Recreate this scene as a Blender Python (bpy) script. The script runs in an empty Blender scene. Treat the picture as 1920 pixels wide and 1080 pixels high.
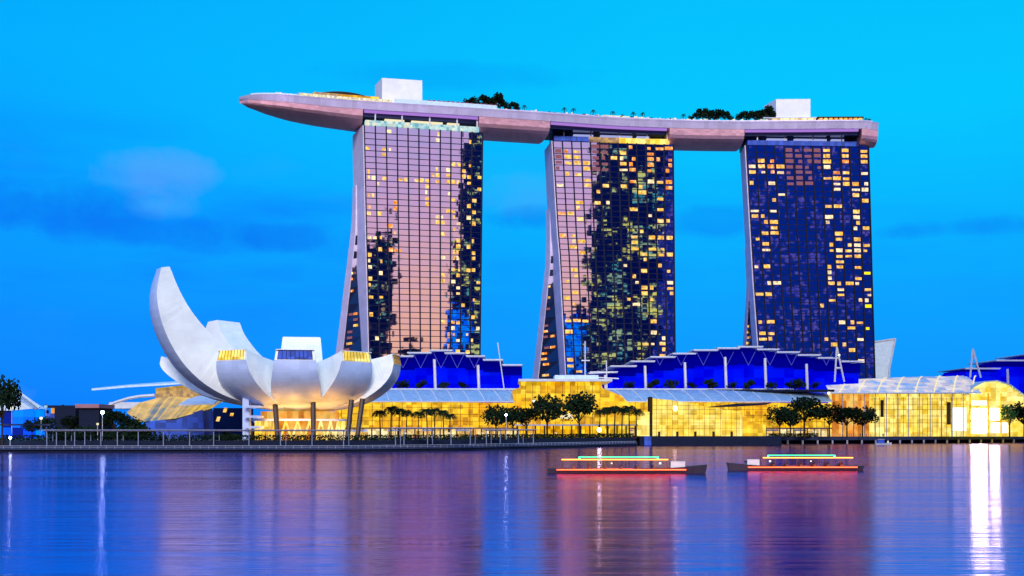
import bpy, bmesh, math, random
from mathutils import Vector, Matrix
random.seed(7)
R = math.radians
sc = bpy.context.scene
col = sc.collection
CH = 8.2            # camera height above the water
F = 2100.0          # focal length in pixels of a 1920 px wide frame

# ---------------------------------------------------------------- camera
cam = bpy.data.cameras.new('camera'); camo = bpy.data.objects.new('camera', cam); col.objects.link(camo)
camo.location = (0, 0, CH); camo.rotation_euler = (R(90), 0, 0)
cam.sensor_width = 36; cam.lens = F / 1920 * 36; cam.shift_y = (805 - 540) / 1920
cam.clip_start = 0.5; cam.clip_end = 9000
sc.camera = camo

# ---------------------------------------------------------------- node helpers
class N:
    def __init__(s, nt): s.nt = nt
    def add(s, t, **kw):
        n = s.nt.nodes.new(t)
        for k, v in kw.items():
            if k.startswith('i_'):
                n.inputs[int(k[2:])].default_value = v
            else: setattr(n, k, v)
        return n
    def l(s, a, b): s.nt.links.new(a, b)
    def val(s, sock, v):
        if isinstance(v, (int, float, tuple, list)): sock.default_value = v
        else: s.l(v, sock)
    def math(s, op, a, b=0.0, clamp=False):
        n = s.add('ShaderNodeMath', operation=op, use_clamp=clamp); s.val(n.inputs[0], a); s.val(n.inputs[1], b); return n.outputs[0]
    def vm(s, op, a, b=(0, 0, 0)):
        n = s.add('ShaderNodeVectorMath', operation=op); s.val(n.inputs[0], a); s.val(n.inputs[1], b); return n.outputs[0]
    def mix(s, f, a, b, mode='MIX'):
        n = s.add('ShaderNodeMix', data_type='RGBA', blend_type=mode)
        s.val(n.inputs[0], f); s.val(n.inputs[6], a if not isinstance(a, tuple) else c4(a)); s.val(n.inputs[7], b if not isinstance(b, tuple) else c4(b)); return n.outputs[2]
    def ramp(s, f, stops, interp='LINEAR'):
        n = s.add('ShaderNodeValToRGB'); cr = n.color_ramp; cr.interpolation = interp
        while len(cr.elements) < len(stops): cr.elements.new(0.5)
        for e, (p, c) in zip(cr.elements, stops): e.position = p; e.color = c4(c) if isinstance(c, tuple) else (c, c, c, 1)
        s.val(n.inputs[0], f); return n.outputs[0]
    def noise(s, vec, scale, detail=2, rough=.5, out=0, dist=0):
        n = s.add('ShaderNodeTexNoise'); s.l(vec, n.inputs['Vector']); n.inputs['Scale'].default_value = scale
        n.inputs['Detail'].default_value = detail; n.inputs['Roughness'].default_value = rough; n.inputs['Distortion'].default_value = dist
        return n.outputs[out]
    def mapr(s, v, a, b, c=0.0, d=1.0):
        n = s.add('ShaderNodeMapRange'); s.val(n.inputs[0], v)
        for i, x in enumerate((a, b, c, d)): n.inputs[i + 1].default_value = x
        return n.outputs[0]
    def snapcell(s, vec, size, out='Color'):
        v = s.vm('SNAP', vec, size); w = s.add('ShaderNodeTexWhiteNoise', noise_dimensions='3D'); s.l(v, w.inputs['Vector'])
        return w.outputs[out]
def c4(c): return (c[0], c[1], c[2], 1.0)
MATS = {}
def mat(name, base=(.5, .5, .5), rough=.6, metal=0.0, emit=None, es=0.0, spec=.5, fn=None):
    m = bpy.data.materials.new(name); m.use_nodes = True; nt = m.node_tree
    b = nt.nodes['Principled BSDF']; b.inputs['Base Color'].default_value = c4(base); b.inputs['Roughness'].default_value = rough
    b.inputs['Metallic'].default_value = metal; b.inputs['Specular IOR Level'].default_value = spec
    if emit: b.inputs['Emission Color'].default_value = c4(emit); b.inputs['Emission Strength'].default_value = es
    n = N(nt); tc = n.add('ShaderNodeTexCoord'); obj = tc.outputs['Object']
    if fn: fn(n, b, obj)
    elif not emit:   # slight wear and tone variation on every plain surface
        f = n.noise(obj, .35, 4, .6); k = n.mapr(f, .25, .75, .82, 1.12)
        mm = n.vm('SCALE', c3node(n, base)); mm.node.inputs[3].default_value = 1.0; n.l(k, mm.node.inputs[3]); n.l(mm, b.inputs['Base Color'])
    if emit or (fn and 'Emission' in fn.__code__.co_consts.__repr__()): pass
    MATS[name] = m; return m
def c3node(n, c):
    r = n.add('ShaderNodeRGB'); r.outputs[0].default_value = c4(c); return r.outputs[0]

# ---------------------------------------------------------------- sky, glow of the west behind the camera, clouds
SUN_EL, SUN_AZ = 27.0, 4.0     # the after-glow stands behind the camera
w = bpy.data.worlds.new('World'); sc.world = w; w.use_nodes = True
n = N(w.node_tree); bg = w.node_tree.nodes['Background']
tc = n.add('ShaderNodeTexCoord'); d = tc.outputs['Generated']
sep = n.add('ShaderNodeSeparateXYZ'); n.l(d, sep.inputs[0]); X, Y, Z = sep.outputs
el = n.math('MAXIMUM', Z, 0.0)
left = n.ramp(el, [(0.0, (.0, .20, 1.0)), (.14, (.0, .31, 1.0)), (.30, (.0, .42, 1.0)), (.55, (.0, .30, .9)), (1, (.0, .16, .6))])
right = n.ramp(el, [(0.0, (.0, .26, 1.0)), (.14, (.0, .40, 1.0)), (.26, (.0, .57, 1.0)), (.5, (.0, .46, .95)), (1, (.0, .2, .65))])
az = n.mapr(X, -.42, .12)
front = n.mix(az, left, right)
# cloud bands, stretched along the horizon
mp = n.add('ShaderNodeMapping'); n.l(d, mp.inputs[0]); mp.inputs['Scale'].default_value = (2.2, 2.2, 11.0); mp.inputs['Location'].default_value = (1.3, .4, .55)
cn = n.noise(mp.outputs[0], 1.6, 5, .55)
band = n.math('MULTIPLY', n.mapr(Z, .06, .14), n.mapr(Z, .27, .18))
leftw = n.mapr(X, .05, -.30, .35, 1.0)
dark = n.math('MULTIPLY', n.math('MULTIPLY', n.mapr(cn, .46, .66), band), leftw)
front = n.mix(n.math('MULTIPLY', dark, .75), front, (.0, .20, 1.0))
mp2 = n.add('ShaderNodeMapping'); n.l(d, mp2.inputs[0]); mp2.inputs['Scale'].default_value = (3.2, 3.2, 9.0); mp2.inputs['Location'].default_value = (4.1, 2.4, 1.0)
cn2 = n.noise(mp2.outputs[0], 1.5, 5, .5)
pw = n.math('MULTIPLY', n.mapr(cn2, .60, .78), band)
# two pale cloud heads low in the north-east
def puff(cx, cz, rx, rz, k):
    dx = n.math('DIVIDE', n.math('SUBTRACT', X, cx), rx); dz = n.math('DIVIDE', n.math('SUBTRACT', Z, cz), rz)
    q = n.math('ADD', n.math('MULTIPLY', dx, dx), n.math('MULTIPLY', dz, dz))
    q = n.math('ADD', q, n.mapr(n.noise(d, 15, 5, .62), .28, .72, -.8, .8))
    return n.math('MULTIPLY', n.mapr(q, 1.15, .1), k)
fy = n.math('GREATER_THAN', Y, 0.0)
for (cx, cz, rx, rz, k) in ((-.30, .213, .05, .020, .34), (-.292, .187, .028, .013, .24), (.02, .205, .06, .02, .16), (-.43, .03, .04, .018, .3)):
    front = n.mix(n.math('MULTIPLY', puff(cx, cz, rx, rz, k), fy), front, (.16, .36, .95))
for (cx, cz, rx, rz, k) in ((-.40, .178, .11, .018, .55), (-.29, .166, .13, .016, .5), (-.36, .192, .06, .014, .4), (-.17, .166, .11, .012, .35), (.03, .186, .05, .012, .45), (.175, .180, .05, .013, .35), (.37, .165, .06, .009, .45), (-.05, .30, .12, .012, .2)):
    front = n.mix(n.math('MULTIPLY', puff(cx, cz, rx, rz, k), fy), front, (.0, .17, .90))
front = n.mix(n.math('MULTIPLY', pw, .15), front, (.10, .40, 1.0))
glow = n.ramp(el, [(0.0, (1.2, .66, .32)), (.10, (1.05, .60, .48)), (.22, (.72, .50, .84)), (.34, (.34, .46, .95)), (1, (.08, .34, .95))])
back = n.mapr(Y, -.08, -.5)
skyc = n.mix(back, front, glow)
below = n.mapr(Z, 0.0, -.03)
skyc = n.mix(below, skyc, (.01, .05, .25))
st = n.add('ShaderNodeTexSky', sky_type='NISHITA'); st.sun_disc = False; st.sun_elevation = R(SUN_EL); st.sun_rotation = R(180 - SUN_AZ)
nis = n.mix(1.0, (0, 0, 0), st.outputs[0]); nv = n.vm('SCALE', nis); nv.node.inputs[3].default_value = .0008
tot = n.vm('ADD', skyc, nv)
n.l(tot, bg.inputs[0]); bg.inputs[1].default_value = 1.0
# ---------------------------------------------------------------- the low, broad after-glow as the one sun
sl = bpy.data.lights.new('sun', 'SUN'); so = bpy.data.objects.new('sun', sl); col.objects.link(so)
sl.energy = 2.5; sl.angle = R(18); sl.color = (1.0, .96, .90)
dirv = Vector((math.sin(R(SUN_AZ)) * math.cos(R(SUN_EL)), -math.cos(R(SUN_AZ)) * math.cos(R(SUN_EL)), math.sin(R(SUN_EL))))
so.rotation_euler = dirv.to_track_quat('Z', 'Y').to_euler()
vs = sc.view_settings; vs.view_transform = 'Standard'; vs.look = 'None'; vs.exposure = 0; vs.gamma = 1
sc.display_settings.display_device = 'sRGB'
sc.cycles.max_bounces = 6; sc.cycles.glossy_bounces = 4; sc.cycles.caustics_reflective = False; sc.cycles.sample_clamp_indirect = 6; sc.cycles.use_denoising = True

# ---------------------------------------------------------------- mesh builder and object helpers
WL = {}
def P(px, py, D): return Vector(((px - 960) / F * D, D, CH + (805 - py) / F * D))
def PX(px, D): return (px - 960) / F * D
def PZ(py, D): return CH + (805 - py) / F * D
def tag(o, label=None, cat=None, group=None, kind=None):
    if label: o['label'] = label
    if cat: o['category'] = cat
    if group: o['group'] = group
    if kind: o['kind'] = kind
    return o
def thing(name, label, cat, loc=(0, 0, 0), group=None):
    o = bpy.data.objects.new(name, None); col.objects.link(o); o.location = loc; o.empty_display_size = 1
    WL[o.name] = Vector(loc); return tag(o, label, cat, group)
class MB:
    def __init__(s): s.v = []; s.f = []; s.m = []; s.mi = 0
    def vert(s, p): s.v.append(tuple(p)); return len(s.v) - 1
    def face(s, idx, m=None): s.f.append(tuple(idx)); s.m.append(s.mi if m is None else m)
    def poly(s, pts, m=None): s.face([s.vert(p) for p in pts], m)
    def hexa(s, b, t, m=None):   # bottom 4 and top 4 points, same order
        i = [s.vert(p) for p in list(b) + list(t)]
        for q in ((3, 2, 1, 0), (4, 5, 6, 7), (0, 1, 5, 4), (1, 2, 6, 5), (2, 3, 7, 6), (3, 0, 4, 7)): s.face([i[k] for k in q], m)
    def box(s, x0, x1, y0, y1, z0, z1, m=None):
        s.hexa([(x0, y0, z0), (x1, y0, z0), (x1, y1, z0), (x0, y1, z0)], [(x0, y0, z1), (x1, y0, z1), (x1, y1, z1), (x0, y1, z1)], m)
    def obox(s, a, b, th, z0, z1, m=None):  # wall-like box from a to b (xy), thickness th behind
        a = Vector(a[:2]); b = Vector(b[:2]); u = (b - a).normalized(); nn = Vector((-u.y, u.x)) * th
        q = [a, b, b + nn, a + nn]
        s.hexa([(p.x, p.y, z0) for p in q], [(p.x, p.y, z1) for p in q], m)
    def bar(s, a, b, r, sides=6, r2=None, m=None, cap=True):
        a = Vector(a); b = Vector(b); r2 = r if r2 is None else r2; d = (b - a).normalized()
        u = d.orthogonal().normalized(); v = d.cross(u); ia = []; ib = []
        for k in range(sides):
            c, sn = math.cos(2 * math.pi * (k + .5) / sides), math.sin(2 * math.pi * (k + .5) / sides)
            ia.append(s.vert(a + (u * c + v * sn) * r)); ib.append(s.vert(b + (u * c + v * sn) * r2))
        for k in range(sides): s.face((ia[k], ia[(k + 1) % sides], ib[(k + 1) % sides], ib[k]), m)
        if cap: s.face(ia[::-1], m); s.face(ib, m)
    def loft(s, rings, m=None, closed=True, caps=True):
        ids = [[s.vert(p) for p in r] for r in rings]; k = len(rings[0])
        for a, b in zip(ids, ids[1:]):
            for j in range(k if closed else k - 1): s.face((a[j], a[(j + 1) % k], b[(j + 1) % k], b[j]), m)
        if caps: s.face(ids[0][::-1], m); s.face(ids[-1], m)
        return ids
    def sphere(s, c, rx, ry=None, rz=None, seg=8, rings=5, m=None):
        ry = ry or rx; rz = rz or rx; c = Vector(c); rr = []
        for i in range(1, rings):
            a = math.pi * i / rings - math.pi / 2
            rr.append([c + Vector((rx * math.cos(a) * math.cos(2 * math.pi * k / seg), ry * math.cos(a) * math.sin(2 * math.pi * k / seg), rz * math.sin(a))) for k in range(seg)])
        s.loft(rr, m)
    def build(s, name, mats, parent=None, smooth=False, kind=None, recalc=False):
        off = WL.get(parent.name, Vector((0, 0, 0))) if parent else Vector((0, 0, 0))
        me = bpy.data.meshes.new(name); me.from_pydata([tuple(Vector(p) - off) for p in s.v], [], s.f)
        for k in (mats if isinstance(mats, (list, tuple)) else [mats]): me.materials.append(k)
        if len(s.m): me.polygons.foreach_set('material_index', s.m)
        if recalc:
            bm = bmesh.new(); bm.from_mesh(me); bmesh.ops.remove_doubles(bm, verts=bm.verts, dist=1e-4); bmesh.ops.recalc_face_normals(bm, faces=bm.faces); bm.to_mesh(me); bm.free()
        if smooth: me.polygons.foreach_set('use_smooth', [True] * len(me.polygons))
        me.update(); o = bpy.data.objects.new(name, me); col.objects.link(o)
        if parent: o.parent = parent
        WL[o.name] = off
        if kind: o['kind'] = kind
        return o
def children(o): return [c for c in bpy.data.objects if c.parent == o]
KIDS = {}
def copy_tree(o, loc=None, rz=None, scale=None, parent=None, label=None, group=None):
    c = o.copy(); col.objects.link(c)
    if parent: c.parent = parent
    else:
        if loc is not None: c.location = loc
        if rz is not None: c.rotation_euler = (0, 0, rz)
        if scale is not None: c.scale = scale if isinstance(scale, (tuple, list)) else (scale,) * 3
        if label: c['label'] = label
        if group: c['group'] = group
    if o.name not in KIDS: KIDS[o.name] = children(o)
    for ch in KIDS[o.name]: copy_tree(ch, parent=c)
    return c
def interp(pts, x):
    if x <= pts[0][0]: return pts[0][1]
    for (a, b), (c, e) in zip(pts, pts[1:]):
        if x <= c: return b + (e - b) * (x - a) / (c - a)
    return pts[-1][1]

# ---------------------------------------------------------------- materials
def f_water(n, b, obj):
    mp = n.add('ShaderNodeMapping'); n.l(obj, mp.inputs[0]); mp.inputs['Scale'].default_value = (.03, .42, 1)
    a = n.noise(mp.outputs[0], 1.0, 4, .55)
    mp2 = n.add('ShaderNodeMapping'); n.l(obj, mp2.inputs[0]); mp2.inputs['Scale'].default_value = (.14, 2.4, 1)
    c = n.noise(mp2.outputs[0], 1.0, 3, .5)
    h = n.math('ADD', n.math('MULTIPLY', a, .55), n.math('MULTIPLY', c, .14))
    bp = n.add('ShaderNodeBump'); bp.inputs['Strength'].default_value = .20; bp.inputs['Distance'].default_value = 1.0
    n.l(h, bp.inputs['Height'])
    r = n.mapr(n.noise(mp.outputs[0], .25, 2, .5), .3, .7, .08, .19)
    gl = n.add('ShaderNodeBsdfGlossy'); gl.inputs['Color'].default_value = (.58, .42, .80, 1); n.l(r, gl.inputs['Roughness']); n.l(bp.outputs[0], gl.inputs['Normal'])
    df = n.add('ShaderNodeBsdfDiffuse'); df.inputs['Color'].default_value = (.0, .012, .22, 1)
    mx = n.add('ShaderNodeMixShader'); mx.inputs[0].default_value = .94; n.l(df.outputs[0], mx.inputs[1]); n.l(gl.outputs[0], mx.inputs[2])
    n.l(mx.outputs[0], n.nt.nodes['Material Output'].inputs['Surface'])
mat('water', (.0, .03, .50), .2, 0, fn=f_water, spec=.9)
mat('ground', (.05, .055, .05), .9)
mat('lawn', (.03, .06, .02), .95)
mat('paving', (.035, .05, .12), .8, spec=.15)
mat('stone_dark', (.012, .018, .045), .9, spec=.1)
mat('steel_white', (.68, .70, .78), .4)
mat('concrete', (.42, .43, .54), .7)
def f_panelled(base, sx, sz, amt=.1, rough=.45, metal=0.0):
    def fn(n, b, obj):
        cell = n.snapcell(obj, (sx, sx, sz), 'Value')
        k = n.mapr(cell, 0, 1, 1 - amt, 1 + amt * .5)
        f = n.mapr(n.noise(obj, .12, 4, .6), .3, .7, .90, 1.06)
        mm = n.vm('SCALE', c3node(n, base)); n.l(n.math('MULTIPLY', k, f), mm.node.inputs[3]); n.l(mm, b.inputs['Base Color'])
    return fn
mat('museum_skin_shaded', (.62, .72, .95), .42, fn=f_panelled((.50, .63, .96), 3.2, 2.2, .08))  # white cladding with the blue shade of the undersides put into its colour
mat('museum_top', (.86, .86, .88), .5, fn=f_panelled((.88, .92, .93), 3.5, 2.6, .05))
mat('tower_concrete', (.80, .68, .90), .6, fn=f_panelled((.80, .68, .90), 30, 3.6, .07))
def f_hull(n, b, obj):
    cell = n.snapcell(obj, (2.4, 400, 1.1), 'Value')
    k = n.mapr(cell, 0, 1, .90, 1.06)
    mm = n.vm('SCALE', c3node(n, (.80, .43, .50))); n.l(k, mm.node.inputs[3]); n.l(mm, b.inputs['Base Color'])
    n.l(n.mapr(cell, 0, 1, .28, .42), b.inputs['Roughness'])
mat('hull_metal', (.66, .46, .56), .33, .35, fn=f_hull)
mat('fascia_metal', (.55, .52, .70), .4, .2, fn=f_panelled((.62, .56, .78), 3.0, 50, .12))
mat('roof_box', (.86, .88, .92), .6, fn=f_panelled((.88, .90, .94), 4, 3, .03))
mat('dark_metal', (.012, .014, .04), .8, spec=.1)
def f_glass(n, b, obj):
    # every pane is tilted a hair differently, so the mirror image breaks up from pane to pane
    cell = n.snapcell(obj, (3.3, 900, 3.55))
    v = n.vm('SUBTRACT', cell, (.5, .5, .5)); sv = n.vm('SCALE', v); sv.node.inputs[3].default_value = .011
    wv = n.vm('SUBTRACT', n.noise(obj, .5, 2, .5, out=1), (.5, .5, .5)); sw = n.vm('SCALE', wv); sw.node.inputs[3].default_value = .005
    g = n.add('ShaderNodeNewGeometry'); nn = n.vm('NORMALIZE', n.vm('ADD', n.vm('ADD', g.outputs['Normal'], sv), sw)); n.l(nn, b.inputs['Normal'])
mat('curtain_glass', (.72, .66, .74), .025, 1.0, fn=f_glass)
mat('dark_glass', (.02, .03, .09), .1, .3)
def f_citywin(c1, c2, th, e, sx=4, sz=3.8):
    def fn(n, b, obj):
        b.inputs['Specular IOR Level'].default_value = 0; b.inputs['Roughness'].default_value = .9
        a = n.snapcell(obj, (sx, sx, sz), 'Value'); a2 = n.snapcell(obj, (sx, sx, sz), 'Color')
        big = n.noise(obj, .03, 3, .6)
        m = n.math('GREATER_THAN', n.math('ADD', n.math('MULTIPLY', a, .7), n.math('MULTIPLY', big, .5)), th)
        s2 = n.add('ShaderNodeSeparateColor'); n.l(a2, s2.inputs[0])
        n.l(n.mix(s2.outputs[1], c1, c2), b.inputs['Emission Color']); n.l(n.math('MULTIPLY', m, e), b.inputs['Emission Strength'])
    return fn
mat('office_dark', (.006, .035, .16), .3, fn=f_citywin((.75, .75, .06), (.03, .30, .30), .89, 1.3, 13, 4.4))
mat('office_indigo', (.03, .11, .58), .3, fn=f_citywin((.15, .12, .5), (.3, .2, .4), .86, .5))
mat('office_navy', (.008, .025, .13), .3, fn=f_citywin((.1, .5, .4), (.6, .4, .1), .90, .8, 4, 5))
mat('office_blue', (.005, .02, .3), .3, fn=f_citywin((.0, .04, .9), (.0, .30, 1.0), .52, 1.1, 5, 5))
def f_lit(ramp, sx, sz, e0, e1, lf=.05, rows=None):
    def fn(n, b, obj):
        b.inputs['Specular IOR Level'].default_value = 0; b.inputs['Roughness'].default_value = .9
        a = n.snapcell(obj, (sx, sx * 50, sz), 'Value'); big = n.noise(obj, lf, 3, .6)
        t = n.math('ADD', n.math('MULTIPLY', a, .20), n.math('MULTIPLY', big, .98))
        n.l(n.ramp(t, ramp), b.inputs['Emission Color']); n.l(n.mapr(n.math('ADD', n.math('MULTIPLY', a, .3), n.math('MULTIPLY', n.noise(obj, lf * 3, 3, .6), .7)), .25, .75, e0, e1), b.inputs['Emission Strength'])
    return fn
def emi(name, c, s): return mat(name, (.01, .01, .01), .9, emit=c, es=s, spec=0)
def f_room(c):   # curtains, lamps and dark corners differ from room to room
    def fn(n, b, obj):
        b.inputs['Specular IOR Level'].default_value = 0; b.inputs['Roughness'].default_value = .9
        a = n.snapcell(obj, (1.1, 60, 1.3), 'Value'); q = n.noise(obj, .45, 2, .5)
        n.l(n.mix(n.mapr(q, .5, .75), c, (1.0, .72, .36)), b.inputs['Emission Color']); n.l(n.mapr(n.math('ADD', n.math('MULTIPLY', a, .6), n.math('MULTIPLY', q, .6)), .25, .8, .6, 1.6), b.inputs['Emission Strength'])
    return fn
mat('lit_window', (.01, .01, .01), fn=f_room((1.0, .50, .07))); mat('lit_window_orange', (.01, .01, .01), fn=f_room((1.0, .28, .03))); mat('lit_window_pale', (.01, .01, .01), fn=f_room((1.0, .74, .42)))
emi('lit_window_dim', (.50, .18, .24), .55); emi('lit_window_yellow', (1.0, .9, .0), 1.2)
mat('cyan_light', (.1, .1, .1), .6, fn=f_lit([(.3, (.10, .50, .62)), (.45, (.30, .72, .82)), (.6, (.55, .85, .85)), (.75, (.9, .85, .6))], 1.7, 1.6, .5, 1.05, .22)); emi('purple_light', (.50, .25, .85), .8); emi('cream_light', (1.0, .86, .55), 1.0); emi('white_light', (1, .98, .85), 1.6)
emi('lamp_white', (1, .97, .8), 40.0); emi('lamp_cyan', (.55, .9, 1.0), 45.0); emi('red_light', (1.0, .07, .02), 9.0); emi('green_light', (.05, .9, .35), 4); emi('orange_light', (1.0, .30, .04), 6)
emi('strip_lilac', (.45, .50, .95), .8); emi('truss_blue', (.12, .14, .85), .7)

G = [(.25, (.80, .26, .0)), (.42, (1.0, .42, .0)), (.6, (1.0, .56, .008)), (.9, (1.0, .76, .08))]
mat('bronze', (.22, .11, .03), .6, spec=.1)
mat('gold_glass', (.05, .04, .02), .4, fn=f_lit(G, 2.6, 2.1, .42, 1.45))
mat('gold_bright', (.05, .04, .02), .4, fn=f_lit([(.2, (1.0, .48, .01)), (.5, (1.0, .66, .05)), (.85, (1.0, .90, .35))], 3.2, 2.6, .65, 1.5, .09))
mat('gold_orange', (.05, .04, .02), .4, fn=f_lit([(.2, (.30, .07, .01)), (.5, (1.0, .30, .02)), (.8, (1.0, .65, .15))], 2.2, 4.2, .5, 1.1, .12))
mat('gold_dim', (.06, .06, .10), .35, fn=f_lit([(.25, (.02, .05, .15)), (.45, (.45, .25, .06)), (.75, (.95, .55, .08))], 1.6, 1.4, .35, .85, .10))
mat('shell_glass', (.06, .08, .12), .3, fn=f_lit([(.30, (.02, .16, .40)), (.42, (.25, .30, .28)), (.55, (.75, .48, .08)), (.75, (1.0, .62, .10))], 1.1, 40, .45, .95, .06))
mat('shop_lights', (.04, .03, .02), .4, fn=f_lit([(.2, (.20, .06, .01)), (.45, (1.0, .50, .06)), (.8, (1.0, .90, .50))], 1.8, 3.4, .3, 1.3, .15))
mat('blue_glow', (.0, .0, .2), .4, fn=f_lit([(.2, (.0, .0, .35)), (.5, (.0, .0, .80)), (.85, (.0, .015, 1.0))], 6.0, 5.0, .65, 1.0, .03))
mat('blue_soffit', (.0, .0, .1), .9, emit=(.0, .0, .30), es=.6, spec=0)
mat('blue_glass', (.02, .08, .50), .7, 0, fn=f_panelled((.03, .10, .60), 2.4, 2.4, .5))
def f_roofglass(n, b, obj):
    cell = n.snapcell(obj, (1.5, 1.5, 1.0), 'Value'); k = n.mapr(cell, 0, 1, .85, 1.1)
    mm = n.vm('SCALE', c3node(n, (.30, .52, .82))); n.l(k, mm.node.inputs[3]); n.l(mm, b.inputs['Base Color'])
mat('roof_glass', (.30, .52, .82), .35, .2, fn=f_roofglass)
mat('lit_roof_glass', (.3, .45, .7), .35, fn=f_lit([(.3, (.10, .20, .45)), (.5, (.35, .42, .45)), (.62, (.9, .60, .12)), (.8, (1.0, .80, .3))], 4.5, 1.6, .25, .8, .09))
mat('roof_pale', (.62, .68, .80), .5); mat('walk_roof', (.22, .27, .44), .6, spec=.2); mat('pale_glass', (.62, .80, .96), .5)
mat('column_brown', (.035, .015, .012), .5)
mat('leaf', (.03, .065, .02), .8); mat('leaf_dark', (.010, .024, .012), .95, spec=.05); mat('leaf_lit', (.10, .26, .03), .8); mat('bark', (.045, .028, .018), .95, spec=.05)  # leaf_lit has the light on the foliage put into its base colour
mat('deck_lights', (.2, .2, .2), .6, fn=f_lit([(.28, (.30, .30, .55)), (.42, (.75, .70, .60)), (.6, (1.0, .80, .30)), (.8, (1, .95, .8))], .9, 1.1, .3, 1.1, .6))
mat('hull_white', (.72, .74, .80), .4); mat('hull_dark', (.03, .02, .03), .5); mat('boat_wood', (.22, .06, .03), .5); mat('skin', (.35, .2, .14), .6)
mat('cloth_dark', (.03, .03, .06), .9); mat('cloth_red', (.35, .04, .04), .9); mat('cloth_pale', (.45, .45, .5), .9); mat('hair', (.01, .01, .01), .9)
mat('brick_roof', (.35, .16, .20), .7)
M = MATS
# ---------------------------------------------------------------- water, ground, promenade
mb = MB(); mb.poly([(-3500, -900, 0), (3500, -900, 0), (3500, 4500, 0), (-3500, 4500, 0)]); tag(mb.build('water', M['water']), kind='structure')
SH = [(-2500, 360), (-700, 372), (-183, 396), (-61, 400), (-20, 432), (0, 462), (30, 505), (62, 552), (74, 596), (150, 632), (206, 642), (315, 690), (700, 780), (2500, 900)]
def shoreline(off): return [(x, y + off) for x, y in SH]
GZ = 4.0
mb = MB()
pts = shoreline(16)
for (a, b) in zip(pts, pts[1:]): mb.poly([(a[0], a[1], GZ), (b[0], b[1], GZ), (b[0], 5200, GZ), (a[0], 5200, GZ)])
tag(mb.build('ground', M['ground']), kind='structure')
def tier(name, o0, o1, z0, z1, m, x0=-700, x1=62):
    mb = MB(); L = [(x, y) for x, y in SH if x0 <= x <= x1]
    for (a, b) in zip(L, L[1:]):
        mb.hexa([(a[0], a[1] + o0, z0), (b[0], b[1] + o0, z0), (b[0], b[1] + o1, z0), (a[0], a[1] + o1, z0)], [(a[0], a[1] + o0, z1), (b[0], b[1] + o0, z1), (b[0], b[1] + o1, z1), (a[0], a[1] + o1, z1)])
    return tag(mb.build(name, m), kind='structure')
tier('promenade', .8, 5, -1, .55, M['stone_dark'])
tier('promenade', 0, 5.02, .95, 1.35, M['paving'])
tier('promenade', 5, 9, -1, 2.35, M['paving'])
tier('promenade', 9, 16.5, -1, 4.02, M['stone_dark'])
# right hand side: a deck on piles with a gap of dark water under it
tier('promenade', 0, 17, 2.3, 4.02, M['paving'], 74, 2500)
tier('promenade', 9, 17, -1, 2.3, M['stone_dark'], 74, 2500)
t = thing('boardwalk', 'long grey timber boardwalk on short piles in front of the lit event hall', 'boardwalk', (200, 640, 0))
def along(off, step, x0, x1):
    L = [(x, y + off) for x, y in SH if x0 <= x <= x1]; out = []; acc = 0
    for a, b in zip(L, L[1:]):
        a, b = Vector(a), Vector(b); ln = (b - a).length; k = acc
        while k < ln: out.append(a + (b - a) * (k / ln)); k += step
        acc = k - ln
    return out
mb = MB(); L = along(-.6, 4, 74, 420)
for a, b in zip(L, L[1:]): mb.obox(a, b, 3.2, 2.05, 2.29)
mb.build('deck', M['paving'], t)
mb = MB()
for a, b in zip(L, L[1:]): mb.bar((a.x, a.y, 5.15), (b.x, b.y, 5.15), .05, 4); mb.bar((a.x, a.y + .2, 4.02), (a.x, a.y + .2, 5.15), .05, 4)
mb.build('railing', M['steel_white'], t)
for p in along(-.2, 9, 74, 330):
    mb = MB(); mb.box(p.x - .45, p.x + .45, p.y - .3, p.y + .6, -1, 2.04); mb.build('pile', M['concrete'], t)
# waterfront railing on the left
t = thing('railing', 'low metal railing along the waterfront steps below the lotus shaped museum', 'railing', (-80, 400, 1.35))
mb = MB(); L = along(.4, 3.0, -183, 62)
for a, b in zip(L, L[1:]):
    mb.bar((a.x, a.y, 2.35), (b.x, b.y, 2.35), .05, 4); mb.bar((a.x, a.y, 1.8), (b.x, b.y, 1.8), .03, 4); mb.bar((a.x, a.y, 1.35), (a.x, a.y, 2.35), .04, 4)
mb.build('rail', M['steel_white'], t)

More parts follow.
